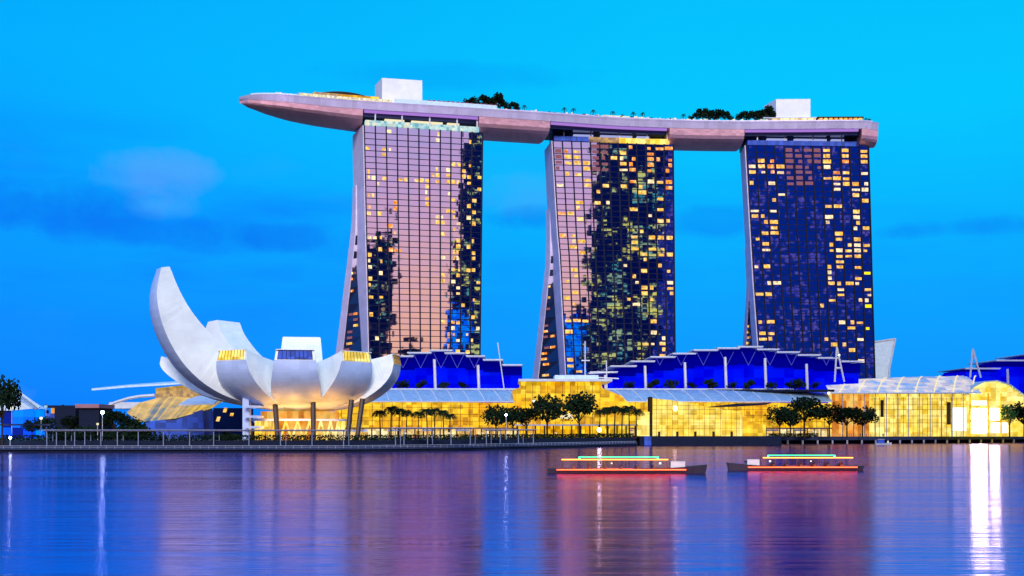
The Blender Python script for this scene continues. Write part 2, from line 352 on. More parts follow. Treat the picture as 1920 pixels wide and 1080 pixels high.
# ---------------------------------------------------------------- hotel towers
Z0, ZT = 4.0, 192.0
def py_of(z, D): return 805 - (z - CH) * F / D
class Tower:
    def __init__(s, DL, DR, Lf, Rt, SL, EO, EI, split, cols, fins, dtop=24, dbot=15, eb=52):
        s.DL, s.DR, s.Lf, s.Rt, s.SL, s.EO, s.EI, s.split, s.cols, s.fins, s.dtop, s.dbot, s.eb = DL, DR, Lf, Rt, SL, EO, EI, split, cols, fins, dtop, dbot, eb
    def fl(s, z): return Vector((PX(interp(s.Lf, py_of(z, s.DL)), s.DL), s.DL, z))
    def fr(s, z): return Vector((PX(interp(s.Rt, py_of(z, s.DR)), s.DR), s.DR, z))
    def bl(s, z):   # back edge of the west slab, left end
        t = max(0, min(1, (z - Z0) / (ZT - Z0))); D = s.DL + s.dbot + (s.dtop - s.dbot) * t
        return Vector((PX(interp(s.SL, py_of(z, s.DL)), D), D, z))
    def eo(s, z):
        zs = PZ(s.split, s.DL); t = max(0, (zs - z) / (zs - Z0)); D = s.DL + s.dtop - 2 + (s.eb) * t ** 1.2
        return Vector((PX(interp(s.EO, py_of(z, s.DL)), D), D, z))
    def ei(s, z):
        zs = PZ(s.split, s.DL); t = max(0, (zs - z) / (zs - Z0)); D = s.DL + s.dtop - 9 + (s.eb - 6) * t ** 1.2
        return Vector((PX(interp(s.EI, py_of(z, s.DL)), D), D, z))
    def front(s, u, z): return s.fl(z).lerp(s.fr(z), u)
    def nrm(s): v = s.fr(100) - s.fl(100); return Vector((v.y, -v.x, 0)).normalized()
    def su(s, px, py):
        for _ in range(3):
            u = .5
            for _ in range(6):
                D = s.DL + (s.DR - s.DL) * u; z = PZ(py, D); a, b = s.fl(z), s.fr(z)
                f = (px - 960) / F; u = (f * a.y - a.x) / ((b.x - a.x) - f * (b.y - a.y))
        return u, PZ(py, s.DL + (s.DR - s.DL) * u)
FH = 3.6
def build_tower(T, label, lits, seed):
    rnd = random.Random(seed)
    base = T.front(.5, Z0); t = thing('hotel_tower', label, 'tower', (base.x, base.y, Z0), 'hotel towers under the sky park')
    zs = [Z0 + (ZT - Z0) * k / 26 for k in range(27)]; zs[-1] = ZT
    nn = T.nrm()
    # west slab (pale end walls, dark body)
    mb = MB(); rings = []
    for z in zs:
        a, b, c = T.fl(z), T.fr(z), T.bl(z); rings.append([a, b, b + (c - a), c])
    mb.loft(rings); mb.build('west_slab', M['tower_concrete'], t)
    # curtain wall
    mb = MB(); rings = []
    for z in zs:
        a, b = T.front(.012, z), T.front(.999, z); rings.append([a + nn * .35, b + nn * .35, b + nn * .02, a + nn * .02])
    mb.loft(rings); mb.build('curtain_wall', M['curtain_glass'], t)
    # floor edges
    mb = MB(); z = Z0 + FH
    while z < ZT - 1:
        a, b = T.front(.012, z) + nn * .5, T.front(.999, z) + nn * .5; h = Vector((0, 0, .42)); bk = -nn * .12
        mb.hexa([a - h * .5, b - h * .5, b + bk - h * .5, a + bk - h * .5], [a + h * .5, b + h * .5, b + bk + h * .5, a + bk + h * .5]); z += FH
    mb.build('floor_edge', M['dark_metal'], t)
    for k in range(T.fins + 1):
        u = .012 + .987 * k / T.fins; mb = MB(); rings = []
        for z in zs:
            c = T.front(u, z); d = (T.fr(z) - T.fl(z)).normalized() * .34
            rings.append([c + nn * .3 - d, c + nn * 1.0 - d, c + nn * 1.0 + d, c + nn * .3 + d])
        mb.loft(rings); mb.build('fin', M['dark_metal'], t)
    # east leg, and the dark glazed atrium between the legs
    zsp = PZ(T.split, T.DL); wv = lambda z: T.fr(z) - T.fl(z)
    lz = [Z0 + (zsp + 30 - Z0) * k / 16 for k in range(17)]
    mb = MB(); rings = []
    for z in lz:
        o, i = T.eo(z), T.ei(z); w_ = wv(z) * .985; rings.append([i, i + w_, o + w_, o])
    mb.loft(rings); mb.build('east_slab', M['tower_concrete'], t)
    mb = MB(); rings = []
    az = [Z0 + (zsp - 1 - Z0) * k / 12 for k in range(13)]
    for z in az:
        c, i = T.bl(z), T.ei(z); dd = (T.fr(z) - T.fl(z)).normalized() * .5; w_ = wv(z) * .97; rings.append([c + dd, c + w_, i + w_, i + dd])
    mb.loft(rings); ag = mb.build('atrium_glazing', M['dark_glass'], t)
    for k in range(26):
        z = Z0 + 30 + (zsp - Z0 - 34) * rnd.random() ** 1.6; z = Z0 + round((z - Z0) / FH) * FH
        a, b = T.bl(z), T.ei(z); u0 = rnd.choice((.15, .5, .62)); u1 = u0 + .3
        mb = MB(); off = -(T.fr(z) - T.fl(z)).normalized() * .05
        p, q = a.lerp(b, u0) + off, a.lerp(b, u1) + off; mb.poly([p, q, q + Vector((0, 0, 1.5)), p + Vector((0, 0, 1.5))]); mb.build('atrium_light', M[rnd.choice(['lit_window_orange', 'lit_window', 'lit_window_dim'])], ag)
    # lit rooms
    cells = {}
    for (mname, pts) in lits:
        for (px, py) in pts:
            u, z = T.su(px, py); c = int((u - .012) / .987 * T.cols); r = int((z - Z0) / FH)
            if 0 <= c < T.cols and 2 <= r < 52: cells[(c, r)] = mname
    more = MB(); names = ['lit_window', 'lit_window_orange', 'lit_window_pale', 'lit_window_dim', 'lit_window_yellow']
    keys = sorted(cells); rnd.shuffle(keys)
    for j, (c, r) in enumerate(keys):
        u0 = .012 + .987 * (c + .16) / T.cols; u1 = .012 + .987 * (c + .84) / T.cols; z0 = Z0 + r * FH + .55; z1 = z0 + FH - 1.25
        v = rnd.random()
        if v < .16: u1 = u0 + (u1 - u0) * .55
        elif v < .30: u0 = u0 + (u1 - u0) * .45
        elif v < .45: u1 += .10 / T.cols; u0 -= .08 / T.cols
        z1 -= rnd.choice((0, 0, .3, .7)); z0 += rnd.choice((0, 0, 0, .3))
        q = [T.front(u0, z0), T.front(u1, z0), T.front(u1, z1), T.front(u0, z1)]; mn = cells[(c, r)]
        if mn == 'lit_window' and rnd.random() < .25: mn = 'lit_window_pale'
        if j < 98:
            mb = MB(); o = [p + nn * .47 for p in q]; i = [p + nn * .37 for p in q]; mb.hexa(i, o); mb.build('lit_window', M[mn], t)
        else:
            more.hexa([p + nn * .37 for p in q], [p + nn * .47 for p in q], names.index(mn))
    if more.v: more.build('lit_window', [M[k] for k in names], t, kind='stuff')
    return t
def crop(ox, oy, s, pts): return [(ox + x / s, oy + y / s) for x, y in pts]
l1 = [(240,100),(458,118),(458,145),(590,155),(165,185),(232,185),(248,185),(228,210),(520,240),(550,240),(590,240),(165,262),(160,290),(175,290),(452,258),(452,285),(485,272),(555,262),(555,290),(618,290),(215,308),(215,325),(290,308),(310,308),(325,312),(355,315),(380,315),(400,316),(418,298),(440,318),(450,305),(485,300),(485,325),(520,325),(545,325),(582,308),(582,328),(618,310),(618,335),(415,340),(415,360),(485,365),(415,385),(415,405),(165,370),(175,370),(520,390),(580,410),(612,405),(610,435),(165,412),(215,440),(485,435),(515,435),(162,460),(445,460),(445,490),(480,460),(520,460),(580,460),(545,490),(480,500),(515,520),(612,505),(165,548),(175,552),(205,548),(480,545),(165,560),(612,570),(205,598),(545,570),(575,595),(545,590),(612,605),(612,630),(510,615),(545,620),(480,630),(165,635),(205,642),(165,660),(165,680),(545,640),(515,640),(515,675),(545,678),(575,678),(612,680),(165,735),(165,750),(207,710),(480,715),(480,740),(515,740),(545,720),(612,745),(545,765),(545,785),(170,797),(207,797),(605,815),(165,885),(545,915),(575,960),(515,930),(515,965),(545,975),(205,975),(575,1025),(545,1025),(480,920),(515,900),(590,700),(560,830),(600,880),(618,930),(590,990)]
l1o = [(262,412),(280,412),(270,425),(262,515),(272,530),(280,598),(258,598),(296,602)]
T1 = Tower(677, 694, [(230, 680), (413, 684), (649, 690), (805, 695)], [(240, 905), (660, 900), (805, 898)], [(240, 661), (413, 664), (649, 678), (805, 685)],
           [(300, 661.3), (350, 661.5), (413, 659), (649, 630), (805, 610)], [(413, 667), (440, 665), (649, 642), (805, 624)], 430, 22, 11)
build_tower(T1, 'leftmost hotel tower, glass mirroring pink sky and a dark silhouette at lower left', [('lit_window', crop(620, 200, 2.25, l1)), ('lit_window_orange', crop(620, 200, 2.25, l1o))], 1)
l2 = [(175,145),(175,170),(175,200),(220,120),(220,150),(220,175),(220,200),(255,165),(255,195),(400,115),(400,145),(400,170),(400,195),(375,150),(172,258),(250,245),(250,262),(300,280),(330,270),(410,265),(485,270),(485,285),(525,248),(562,250),(215,322),(300,322),(330,325),(355,325),(562,310),(445,350),(562,350),(250,345),(525,372),(215,385),(250,400),(562,412),(600,412),(485,440),(215,465),(215,490),(215,515),(250,490),(445,475),(445,500),(445,515),(525,475),(562,475),(600,475),(525,515),(562,520),(562,545),(485,535),(600,535),(250,540),(485,575),(485,600),(562,598),(445,595),(215,595),(215,632),(170,650),(450,640),(450,655),(600,618),(600,660),(600,680),(600,700),(485,680),(485,700),(525,678),(175,712),(215,690),(215,738),(445,720),(525,725),(485,740),(525,822),(525,862),(568,885),(568,905),(568,945),(568,960),(183,820),(183,858),(215,820),(253,825),(490,903),(530,903),(187,1000),(187,985),(220,1025)]
l2o = [(515,105),(545,105),(515,130),(545,130),(515,155),(545,155),(515,180),(545,180),(515,205),(545,205),(565,155),(455,95),(450,155),(450,180),(450,205),(450,230),(600,100),(600,155),(600,180),(600,205),(600,235),(600,262),(160,365),(155,465),(175,120)]
l2d = [(x, y) for x in (140, 290, 318, 345) for y in (105, 128, 150, 172, 195)]
T2 = Tower(714, 723, [(250, 1033), (435, 1044), (480, 1048), (707, 1060), (805, 1065)], [(265, 1262), (805, 1267)], [(250, 1020), (435, 1029), (480, 1034), (707, 1050), (805, 1056)],
           [(330, 1022.6), (380, 1024), (435, 1024.5), (480, 1023.5), (707, 998), (805, 986)], [(435, 1031), (480, 1032), (707, 1008), (805, 996)], 470, 13, 13)
build_tower(T2, 'middle hotel tower, glass pink in its left half and dark in its right half', [('lit_window_dim', crop(980, 230, 2.2, l2d)), ('lit_window', crop(980, 230, 2.2, l2)), ('lit_window_orange', crop(980, 230, 2.2, l2o))], 2)
l3 = [(135,140),(135,165),(135,190),(135,240),(178,222),(220,170),(220,195),(100,160),(100,190),(103,220),(103,240),(422,95),(422,120),(422,145),(422,172),(422,200),(422,215),(578,95),(578,118),(578,148),(578,198),(582,240),(582,262),(582,300),(522,92),(522,118),(522,145),(490,125),(490,150),(520,195),(490,200),(500,215),(500,240),(462,215),(462,240),(462,258),(542,240),(542,265),(542,280),(218,280),(218,305),(422,322),(422,365),(422,405),(462,330),(135,345),(140,365),(182,345),(182,365),(182,385),(218,345),(218,385),(218,405),(218,430),(218,448),(182,448),(132,468),(542,350),(542,370),(542,388),(542,410),(542,425),(582,425),(462,440),(462,465),(182,490),(182,510),(424,490),(424,508),(504,488),(544,465),(544,488),(584,488),(464,508),(464,530),(464,548),(464,570),(464,590),(464,610),(504,525),(504,545),(544,510),(544,530),(544,548),(584,528),(138,575),(138,590),(185,590),(428,592),(544,592),(428,635),(428,655),(188,655),(222,655),(468,655),(508,655),(546,655),(546,635),(468,680),(468,698),(468,718),(592,680),(592,700),(592,720),(592,740),(430,738),(550,738),(146,695),(190,695),(152,820),(192,820),(158,860),(194,860),(158,880),(194,882),(478,818),(516,818),(516,835),(554,818),(438,880),(556,880),(556,900),(478,902),(442,922),(520,940),(565,985)]
l3o = [(185,145),(185,170),(185,195),(510,140),(475,190)]; l3y = [(590, 612), (596, 755), (600, 835)]
l3d = [(x, y) for x in (255, 285, 310, 340, 370) for y in (95, 118, 142, 166, 190, 214, 238)]
T3 = Tower(725, 729, [(262, 1395.5), (529, 1411), (649, 1420), (805, 1431)], [(270, 1628), (529, 1635), (805, 1643)], [(262, 1387), (529, 1402), (649, 1411), (805, 1421)],
           [(420, 1394), (450, 1396), (529, 1400), (649, 1392), (805, 1379)], [(529, 1404), (545, 1403), (649, 1398), (805, 1388)], 541, 13, 13)
build_tower(T3, 'rightmost hotel tower with indigo blue glass and scattered lit rooms', [('lit_window_dim', crop(1360, 240, 2.25, l3d)), ('lit_window', crop(1360, 240, 2.25, l3)), ('lit_window_orange', crop(1360, 240, 2.25, l3o)), ('lit_window_yellow', crop(1360, 240, 2.25, l3y))], 3)

# ---------------------------------------------------------------- sky park
HT = 205.6     # top of the fascia
fe = [(380, 645), (450, 652), (470, 654), (500, 654.5), (560, 661), (640, 670), (845, 684), (1043, 700), (1158, 710), (1290, 716), (1380, 718), (1520, 717), (1652, 715), (1720, 713)]
def edge_at(px): D = sum(interp(fe, px + k * 6) for k in range(-6, 7)) / 13; return Vector((PX(px, D), D))
def width_at(px): return interp([(450, 1.5), (465, 12), (490, 20), (530, 28), (600, 35), (700, 38), (1560, 38), (1625, 34), (1652, 22)], px)
def depth_at(px): return interp([(450, 3), (465, 5.5), (500, 8.0), (560, 10), (640, 11.5), (700, 13.0), (1652, 13.0)], px)
def spine(px):
    a, b = edge_at(px - 25), edge_at(px + 25); u = (b - a).normalized(); return edge_at(px), Vector((-u.y, u.x))
def recess(px):  # hull starts further in at the bow so that both sides curve to the point
    return interp([(450, 14), (465, 8), (490, 4.5), (530, 2), (600, 0), (1560, 0), (1625, 1), (1652, 6)], px)
park = thing('sky_park', 'long curved boat shaped sky park with pinkish metal hull spanning all three hotel towers', 'sky park', (60, 700, ZT))
def ring_upper(px):
    e, nv = spine(px); W = width_at(px); o = recess(px); f = min(4.6, depth_at(px) * .36 + .6)
    def q(t, z): p = e + nv * (o + t); return Vector((p.x, p.y, z))
    return [q(0, HT), q(.5, HT - 1.2), q(1.4, HT - f), q(W - 1.4, HT - f), q(W - .5, HT - 1.2), q(W, HT)], f
def ring_belly(px, end=0):
    e, nv = spine(px); W = width_at(px); o = recess(px); dp = depth_at(px); f = min(4.6, dp * .36 + .6); r = []
    for k in range(13):
        a = math.pi * k / 12; t = 1.6 + (W - 3.2) * (1 - math.cos(a)) / 2; z = HT - f - .02 - (dp - f) * math.sin(a) ** .55
        p = e + nv * (o + t); r.append(Vector((p.x, p.y, z)))
    return r
def frange(a, b, n): return [a + (b - a) * k / n for k in range(n + 1)]
mb = MB(); mb.loft([ring_upper(p)[0] for p in [450, 455, 460, 470, 485, 500, 520] + frange(540, 1600, 60) + [1620, 1635, 1642, 1652]]); mb.build('fascia', M['fascia_metal'], park)
for a, b, k in ((450, 681, 30), (900, 1033, 14), (1257, 1397, 14), (1618, 1652, 8)):
    pl = frange(a, b, k)
    if a == 450: pl = [450, 452, 455, 460, 465, 472, 480, 490] + frange(500, 681, 20)
    mb = MB(); mb.loft([ring_belly(p) for p in pl]); mb.build('belly', M['hull_metal'], park, smooth=False)
# above each tower: a recessed soffit with a purple glowing rail, thin columns and a lit terrace band
for (T, p0, p1, bandm, seed) in ((T1, 684, 898, 'cyan_light', 4), (T2, 1036, 1253, 'gold_dim', 5), (T3, 1399, 1612, 'blue_glass', 6)):
    rnd = random.Random(seed); mb = MB()
    pl = frange(p0, p1, 12); rg = []
    for p in pl:
        e, nv = spine(p); a = e + nv * 3.0; b = e + nv * 4.2; rg.append([Vector((a.x, a.y, 199.6)), Vector((a.x, a.y, 200.9)), Vector((b.x, b.y, 200.9)), Vector((b.x, b.y, 199.6))])
    mb.loft(rg); mb.build('light_rail', M['purple_light'], park)
    mb = MB(); rg = []
    for p in pl:
        e, nv = spine(p); a = e + nv * 5.5; b = e + nv * 34; rg.append([Vector((a.x, a.y, 197.6)), Vector((a.x, a.y, 200.95)), Vector((b.x, b.y, 200.95)), Vector((b.x, b.y, 197.6))])
    mb.loft(rg); mb.build('soffit_box', M['dark_glass'], park)
    nn = T.nrm(); mb = MB(); a, b = T.front(.02, ZT) - nn * 6, T.front(.97, ZT) - nn * 6; mb.obox(a, b, 14, ZT + .02, 197.58); mb.build('sky_lobby', M['dark_glass'], park)
    for (v0, v1, bm_) in (((.02, .965, bandm),) if bandm != 'gold_dim' else ((.02, .30, 'blue_glass'), (.302, .55, 'gold_dim'), (.552, .965, 'gold_bright'))):
        mb = MB(); a, b = T.front(v0, ZT), T.front(v1, ZT); q = [a + nn * 1.5, b + nn * 1.5, b - nn * 4, a - nn * 4]
        mb.hexa([Vector((v.x, v.y, ZT + .02)) for v in q], [Vector((v.x, v.y, ZT + 3.0)) for v in q]); mb.build('terrace_band', M[bm_], park)
    for (u0, u1) in ((.18, .34), (.40, .66), (.70, .80)):
        mb = MB(); a, b = T.front(u0, ZT), T.front(u1, ZT); q = [a + nn * .6, b + nn * .6, b - nn * 2, a - nn * 2]
        mb.hexa([Vector((v.x, v.y, ZT + 3.05)) for v in q], [Vector((v.x, v.y, ZT + 4.6)) for v in q]); mb.build('lounge_light', M['cream_light' if rnd.random() < .4 else 'strip_lilac'], park)
    for u in (.1, .32, .55, .78, .95):
        c = T.front(u, ZT) + nn * 1.0; mb = MB(); mb.bar((c.x, c.y, ZT + 3), (c.x, c.y + 1.5, 201), .5, 6); mb.build('column', M['steel_white'], park)
# parapet strip, glass screen
for (a, b, zt, m_) in ((740, 932, 2.7, 'pale_glass'), (470, 560, .9, 'pale_glass'), (561, 736, 1.9, 'deck_lights'), (936, 1640, .8, 'strip_lilac')):
    mb = MB(); rg = []
    for p in frange(a, b, 24):
        e, nv = spine(p); o = recess(p) + .8; a_ = e + nv * o; b_ = e + nv * (o + .2); rg.append([Vector((a_.x, a_.y, HT)), Vector((a_.x, a_.y, HT + zt)), Vector((b_.x, b_.y, HT + zt)), Vector((b_.x, b_.y, HT))])
    mb.loft(rg); mb.build('parapet', M[m_ if m_ != 'strip_lilac' else 'fascia_metal'], park)
def deck(px, off): e, nv = spine(px); p = e + nv * (recess(px) + off); return p
def deckbox(name, p0, p1, o0, o1, z0, z1, m_):
    a, b, c, d_ = deck(p0, o0), deck(p1, o0), deck(p1, o1), deck(p0, o1); mb = MB()
    q = [a, b, c, d_]; mb.hexa([(v.x, v.y, z0) for v in q], [(v.x, v.y, z1) for v in q]); return mb.build(name, M[m_] if isinstance(m_, str) else m_, park)
D0 = 684
def zz(py, D=690): return PZ(py, D)
# plant rooms
for (p0, p1, yb, yt, skew) in ((719, 795, 178, 146, 12), (1460, 1525, 211, 186, 6)):
    a, b = deck(p0, 8), deck(p1, 8); D = a.y; w_ = Vector((-(skew / F * D) - 2.2, 15)); q = [a, b, b + w_, a + w_]
    mb = MB(); mb.hexa([(v.x, v.y, HT + .02) for v in q], [(v.x, v.y, PZ(yt, D)) for v in q]); o = mb.build('plant_room', M['roof_box'], park)
    mb = MB(); c = a.lerp(b, .5)
    for k in range(3): mb.box(c.x - 3 + k * 3, c.x - 1.6 + k * 3, c.y + 4, c.y + 6, PZ(yt, D), PZ(yt, D) + .8)
    mb.build('vent', M['concrete'], o)
# curved roof restaurant near the bow
mb = MB(); rg = []
for k in range(15):
    px = 585 + (712 - 585) * k / 14; h = 11.0 * math.sin(math.pi * (k + .35) / 15) ** .7 + .3; r_ = []
    for j in range(7):
        a = math.pi * j / 6; p = deck(px, 18 - 12 * math.cos(a)); r_.append(Vector((p.x, p.y, HT + 2.2 + h * .62 * math.sin(a))))
    rg.append(r_)
mb.loft(rg, closed=True); mb.build('restaurant_roof', M['bark'], park)
deckbox('restaurant_wall', 592, 705, 6.5, 28, HT + .02, HT + 4.8, 'gold_dim')
deckbox('bar_counter', 640, 712, 4.5, 6.3, HT + .02, HT + 4.2, 'gold_glass')
deckbox('lounge_pavilion', 1140, 1185, 6, 14, HT + .02, HT + 3.0, 'cream_light')
deckbox('lounge_pavilion', 1106, 1130, 6, 12, HT + .02, HT + 2.2, 'lit_window_pale')
deckbox('restaurant_wall', 1452, 1533, 5, 20, HT + .02, HT + 3.2, 'lit_window_pale')
deckbox('restaurant_roof', 1434, 1534, 4.5, 21, HT + 3.25, HT + 3.7, 'roof_pale')
for k in range(9): deckbox('lit_booth', 1540 + k * 9.4, 1546 + k * 9.4, 5, 9, HT + .02, HT + 3.2, 'lit_window' if k % 3 else 'lit_window_orange')
deckbox('pergola', 1536, 1624, 4.6, 12, HT + 3.3, HT + 4.0, 'bark')
deckbox('lit_booth', 904, 942, 4, 6, HT + .02, HT + 1.6, 'cream_light')
rnd = random.Random(11)
for k in range(95):
    px = rnd.uniform(520, 735) if k < 20 else rnd.uniform(945, 1450); p = deck(px, rnd.uniform(2, 4)); mb = MB(); s_ = rnd.uniform(.3, .9); mb.box(p.x - s_, p.x + s_, p.y - .4, p.y + .4, HT + .02, HT + rnd.uniform(1.2, 2.2)); mb.build('deck_lantern', M[rnd.choice(['cream_light', 'lit_window_pale', 'cyan_light'])], park)
# red parasols in a row behind the parapet
mb = MB(); p = Vector((0, 0, 0)); cone = [Vector((1.5 * math.cos(a * math.pi / 4), 1.5 * math.sin(a * math.pi / 4), 2.3)) for a in range(8)]
ps = thing('parasol', 'x', 'parasol', (0, 0, 0), 'red parasols on the sky park deck')
m1 = MB(); tip = m1.vert((0, 0, 3.1)); ii = [m1.vert(v) for v in cone]; lo = [m1.vert(v - Vector((0, 0, .12))) for v in cone]
for k in range(8): m1.face((ii[k], ii[(k + 1) % 8], tip)); m1.face((lo[k], lo[(k + 1) % 8], ii[(k + 1) % 8], ii[k]))
m1.face(lo[::-1]); m1.build('canopy', M['cloth_red'], ps); m1 = MB(); m1.bar((0, 0, 0), (0, 0, 2.9), .06, 5); m1.build('pole', M['steel_white'], ps)
deckbox('podium', 745, 930, 1.2, 30, HT + .01, HT + 2.2, 'fascia_metal')
pars = [808 + k * 9.0 for k in range(15)]
for k, px in enumerate(pars):
    p = deck(px, 7); L_ = 'red parasol on the sky park deck between the large plant room and the roof trees'
    if k == 0: ps.location = (p.x, p.y, HT + 2.2); ps['label'] = L_
    else: copy_tree(ps, (p.x, p.y, HT + 2.2), label=L_)

mb = MB(); mb.poly([(140, -400, 1.5), (1200, -400, 1.5), (1200, 240, 1.5), (140, 240, 1.5)]); tag(mb.build('ground', M['ground']), kind='structure')
# ---------------------------------------------------------------- unseen blocks off frame, placed and sized for their reflections in the tower glass
def office(name, x0, x1, y0, y1, h, m_, label):
    t = thing(name, label, 'reflection_block', ((x0 + x1) / 2, y0, GZ)); mb = MB(); mb.box(x0, x1, y0, y1, -2, h); mb.build('body', M[m_], t)
    mb = MB(); mb.box(x0 + 4, x1 - 4, y0 + 3, y1 - 3, h, h + 6); mb.build('crown', M['dark_metal'], t); return t
t = office('reflection_block', 166, 203, -45, -5, 246, 'office_navy', 'unseen slim dark navy block with a stepped spire, mirrored in the leftmost tower')
mb = MB(); mb.box(186, 200, -40, -10, 252, 262); mb.bar((194, -20, 262), (194, -20, 292), 2.5, 6, 1.0); mb.build('spire', M['office_navy'], t)
office('reflection_block', 224, 238, -45, -20, 92, 'office_navy', 'unseen short dark block added for its reflection in the tower glass')
office('reflection_block', 240, 254, -45, -20, 118, 'office_navy', 'unseen slender dark block beside the short one, added for its reflection')
office('reflection_block', 263, 351, 40, 80, 395, 'office_dark', 'unseen broad dark green block with yellow green lights, sized to darken the tower glass')
office('reflection_block', 318, 500, 150, 190, 380, 'office_indigo', 'unseen very wide indigo block added to turn the rightmost tower glass indigo')
office('reflection_block', 184, 204, 205, 225, 140, 'office_blue', 'unseen blue lit block added for the blue reflection in the middle tower')
# ---------------------------------------------------------------- lotus shaped museum
MX, MY = -85.5, 452.0
mus = thing('lotus_museum', 'white lotus shaped museum with upturned petals above a glowing yellow base', 'museum', (MX, MY, GZ))
VA = math.atan2(MX, MY)      # direction from the camera to the museum
def bez(pts, t):             # piecewise Catmull-Rom through (r, z) points
    k = t * (len(pts) - 1); i = min(int(k), len(pts) - 2); f = k - i
    p = [Vector(pts[max(0, min(len(pts) - 1, j))]) for j in (i - 1, i, i + 1, i + 2)]
    return .5 * ((2 * p[1]) + (-p[0] + p[2]) * f + (2 * p[0] - 5 * p[1] + 4 * p[2] - p[3]) * f * f + (-p[0] + 3 * p[1] - 3 * p[2] + p[3]) * f ** 3)
def petal(phi, keel, top, wk, wt, win=None, NS=26, bulge=.9, wf=.86):
    a = R(phi) - VA; rad = Vector((math.sin(a), -math.cos(a), 0)); tan = Vector((math.cos(a), math.sin(a), 0)); C0 = Vector((MX, MY, 0))
    def pt(r, z, q): return C0 + rad * r + tan * q + Vector((0, 0, z))
    mb = MB(); K = 8; prev = None
    for s in range(NS + 1):
        t = s / NS; k = bez(keel, t); k2 = bez(keel, min(1, t + .01)); k1 = bez(keel, max(0, t - .01)); tg = (k2 - k1).normalized(); out = Vector((tg.y, -tg.x))
        u = bez(top, t); W = interp(wk, t); Wt = interp(wt, t); ids = []
        for j in range(K + 1):
            q = -1 + 2 * j / K; b = bulge * (1 - q * q) * min(1, W / 8) * min(1, (1 - t) * 4); ids.append(mb.vert(pt(k.x + out.x * b, k.y + out.y * b, q * W / 2)))
        ids += [mb.vert(pt(u.x, u.y, Wt / 2)), mb.vert(pt(u.x, u.y, -Wt / 2))]
        if prev:
            n_ = len(ids)
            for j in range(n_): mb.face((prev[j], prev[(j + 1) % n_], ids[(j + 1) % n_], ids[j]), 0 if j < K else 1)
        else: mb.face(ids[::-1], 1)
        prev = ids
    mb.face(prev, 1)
    o = mb.build('petal', [M['museum_skin_shaded'], M['museum_top']], mus, recalc=True)
    me = o.data
    if win:
        k = bez(keel, 1); u = bez(top, 1); W = wk[-1][1]; Wt = wt[-1][1]; mb = MB()
        def e(f, q): r_ = k.x + (u.x - k.x) * f; z_ = k.y + (u.y - k.y) * f; w_ = (W + (Wt - W) * f) / 2 * q; return pt(r_, z_, w_)
        nv = rad * 1.0; dz = Vector((0, 0, 0))
        mb.hexa([e(.08, -wf) + nv * .02, e(.08, wf) + nv * .02, e(.94, wf) + nv * .02, e(.94, -wf) + nv * .02], [e(.08, -wf) + nv * .35, e(.08, wf) + nv * .35, e(.94, wf) + nv * .35, e(.94, -wf) + nv * .35])
        wd = mb.build('skylight', M[win], o)
        mb = MB()
        for j in range(9):
            q = wf * (-1 + 2 * j / 8); mb.bar(e(.08, q) + nv * .4, e(.94, q) + nv * .4, .09, 4)
        mb.build('glazing_bar', M['column_brown'] if win != 'blue_glass' else M['dark_metal'], wd)
        mb = MB()   # deep overhanging brow above the skylight
        mb.hexa([e(.94, -1) , e(.94, 1), e(1.0, 1), e(1.0, -1)], [e(.94, -1) + nv * 1.0, e(.94, 1) + nv * 1.0, e(1.0, 1) + nv * 1.0, e(1.0, -1) + nv * 1.0]); mb.build('brow', M['museum_top'], o)
    return o
BK = [(5, 16.2), (14, 16.8), (24, 19.5), (31, 24.5), (34.5, 29.5), (35.5, 34)]
BT = [(5, 32.5), (12, 33.5), (20, 34.6), (27, 35.8), (32, 37), (34.8, 38)]
WKF = [(0, 3), (.2, 12), (.4, 18.5), (.6, 18.5), (1, 15)]; WTF = [(0, 2), (.2, 7), (.4, 11), (.7, 14), (1, 14)]
def sc_(L, k, dz=0, kz=1): return [(r * k, 16 + (z - 16) * kz + dz) for r, z in L]
petal(-41, sc_(BK, 1.09), sc_(BT, 1.09), WKF, WTF, 'gold_bright')
petal(-3, sc_(BK, 1.0), sc_(BT, 1.0), WKF, WTF, 'blue_glass')
petal(37, sc_(BK, 1.0), sc_(BT, 1.0), WKF, WTF, 'gold_bright')
petal(74, sc_(BK, 1.12), sc_(BT, 1.12), WKF, WTF, 'gold_dim')
# the tall petal on the left
KA = [(5, 16.3), (20, 17.6), (36, 22.5), (48, 31.5), (56, 45), (58.5, 58), (56.3, 68.8)]
TA = [(4, 30), (12, 32.5), (25, 37), (36.5, 43.5), (44.8, 52), (49.6, 60.5), (53.0, 69.4)]
petal(-68, KA, TA, [(0, 3), (.2, 10), (.45, 14.5), (.75, 12.5), (1, 6.2)], [(0, 2), (.3, 10), (.7, 9.6), (1, 4.8)])
# the petals at the back
KB = [(5, 16.3), (20, 18), (34, 25), (42, 36), (45, 47), (43.5, 53)]
TB = [(4, 29), (10, 31), (20, 35), (29, 41), (36, 48.5), (38.5, 53.6)]
petal(-130, KB, TB, [(0, 3), (.3, 12), (.6, 15), (1, 14)], [(0, 2), (.3, 11), (.6, 14), (1, 13.4)])
KE = sc_(KB, .92, 0, .86); TE = sc_(TB, .92, 0, .86)
petal(179, KE, TE, [(0, 3), (.3, 12), (.6, 15), (1, 17)], [(0, 2), (.3, 12), (.6, 18), (1, 16)])
petal(140, sc_(KB, .84, 0, .62), sc_(TB, .84, 0, .62), [(0, 3), (.3, 12), (.6, 15), (1, 14)], [(0, 2), (.3, 11), (.6, 14), (1, 13.4)])
petal(108, sc_(BK, 1.0, 0, .95), sc_(BT, 1.0, 0, .95), WKF, WTF)
petal(-104, [(5, 16.2), (20, 18), (36, 21.5), (47, 27), (53, 31.5), (55, 34.5)], [(5, 20), (18, 23), (30, 27.5), (42, 32), (50, 35.5), (54.5, 37.5)], WKF, WTF)
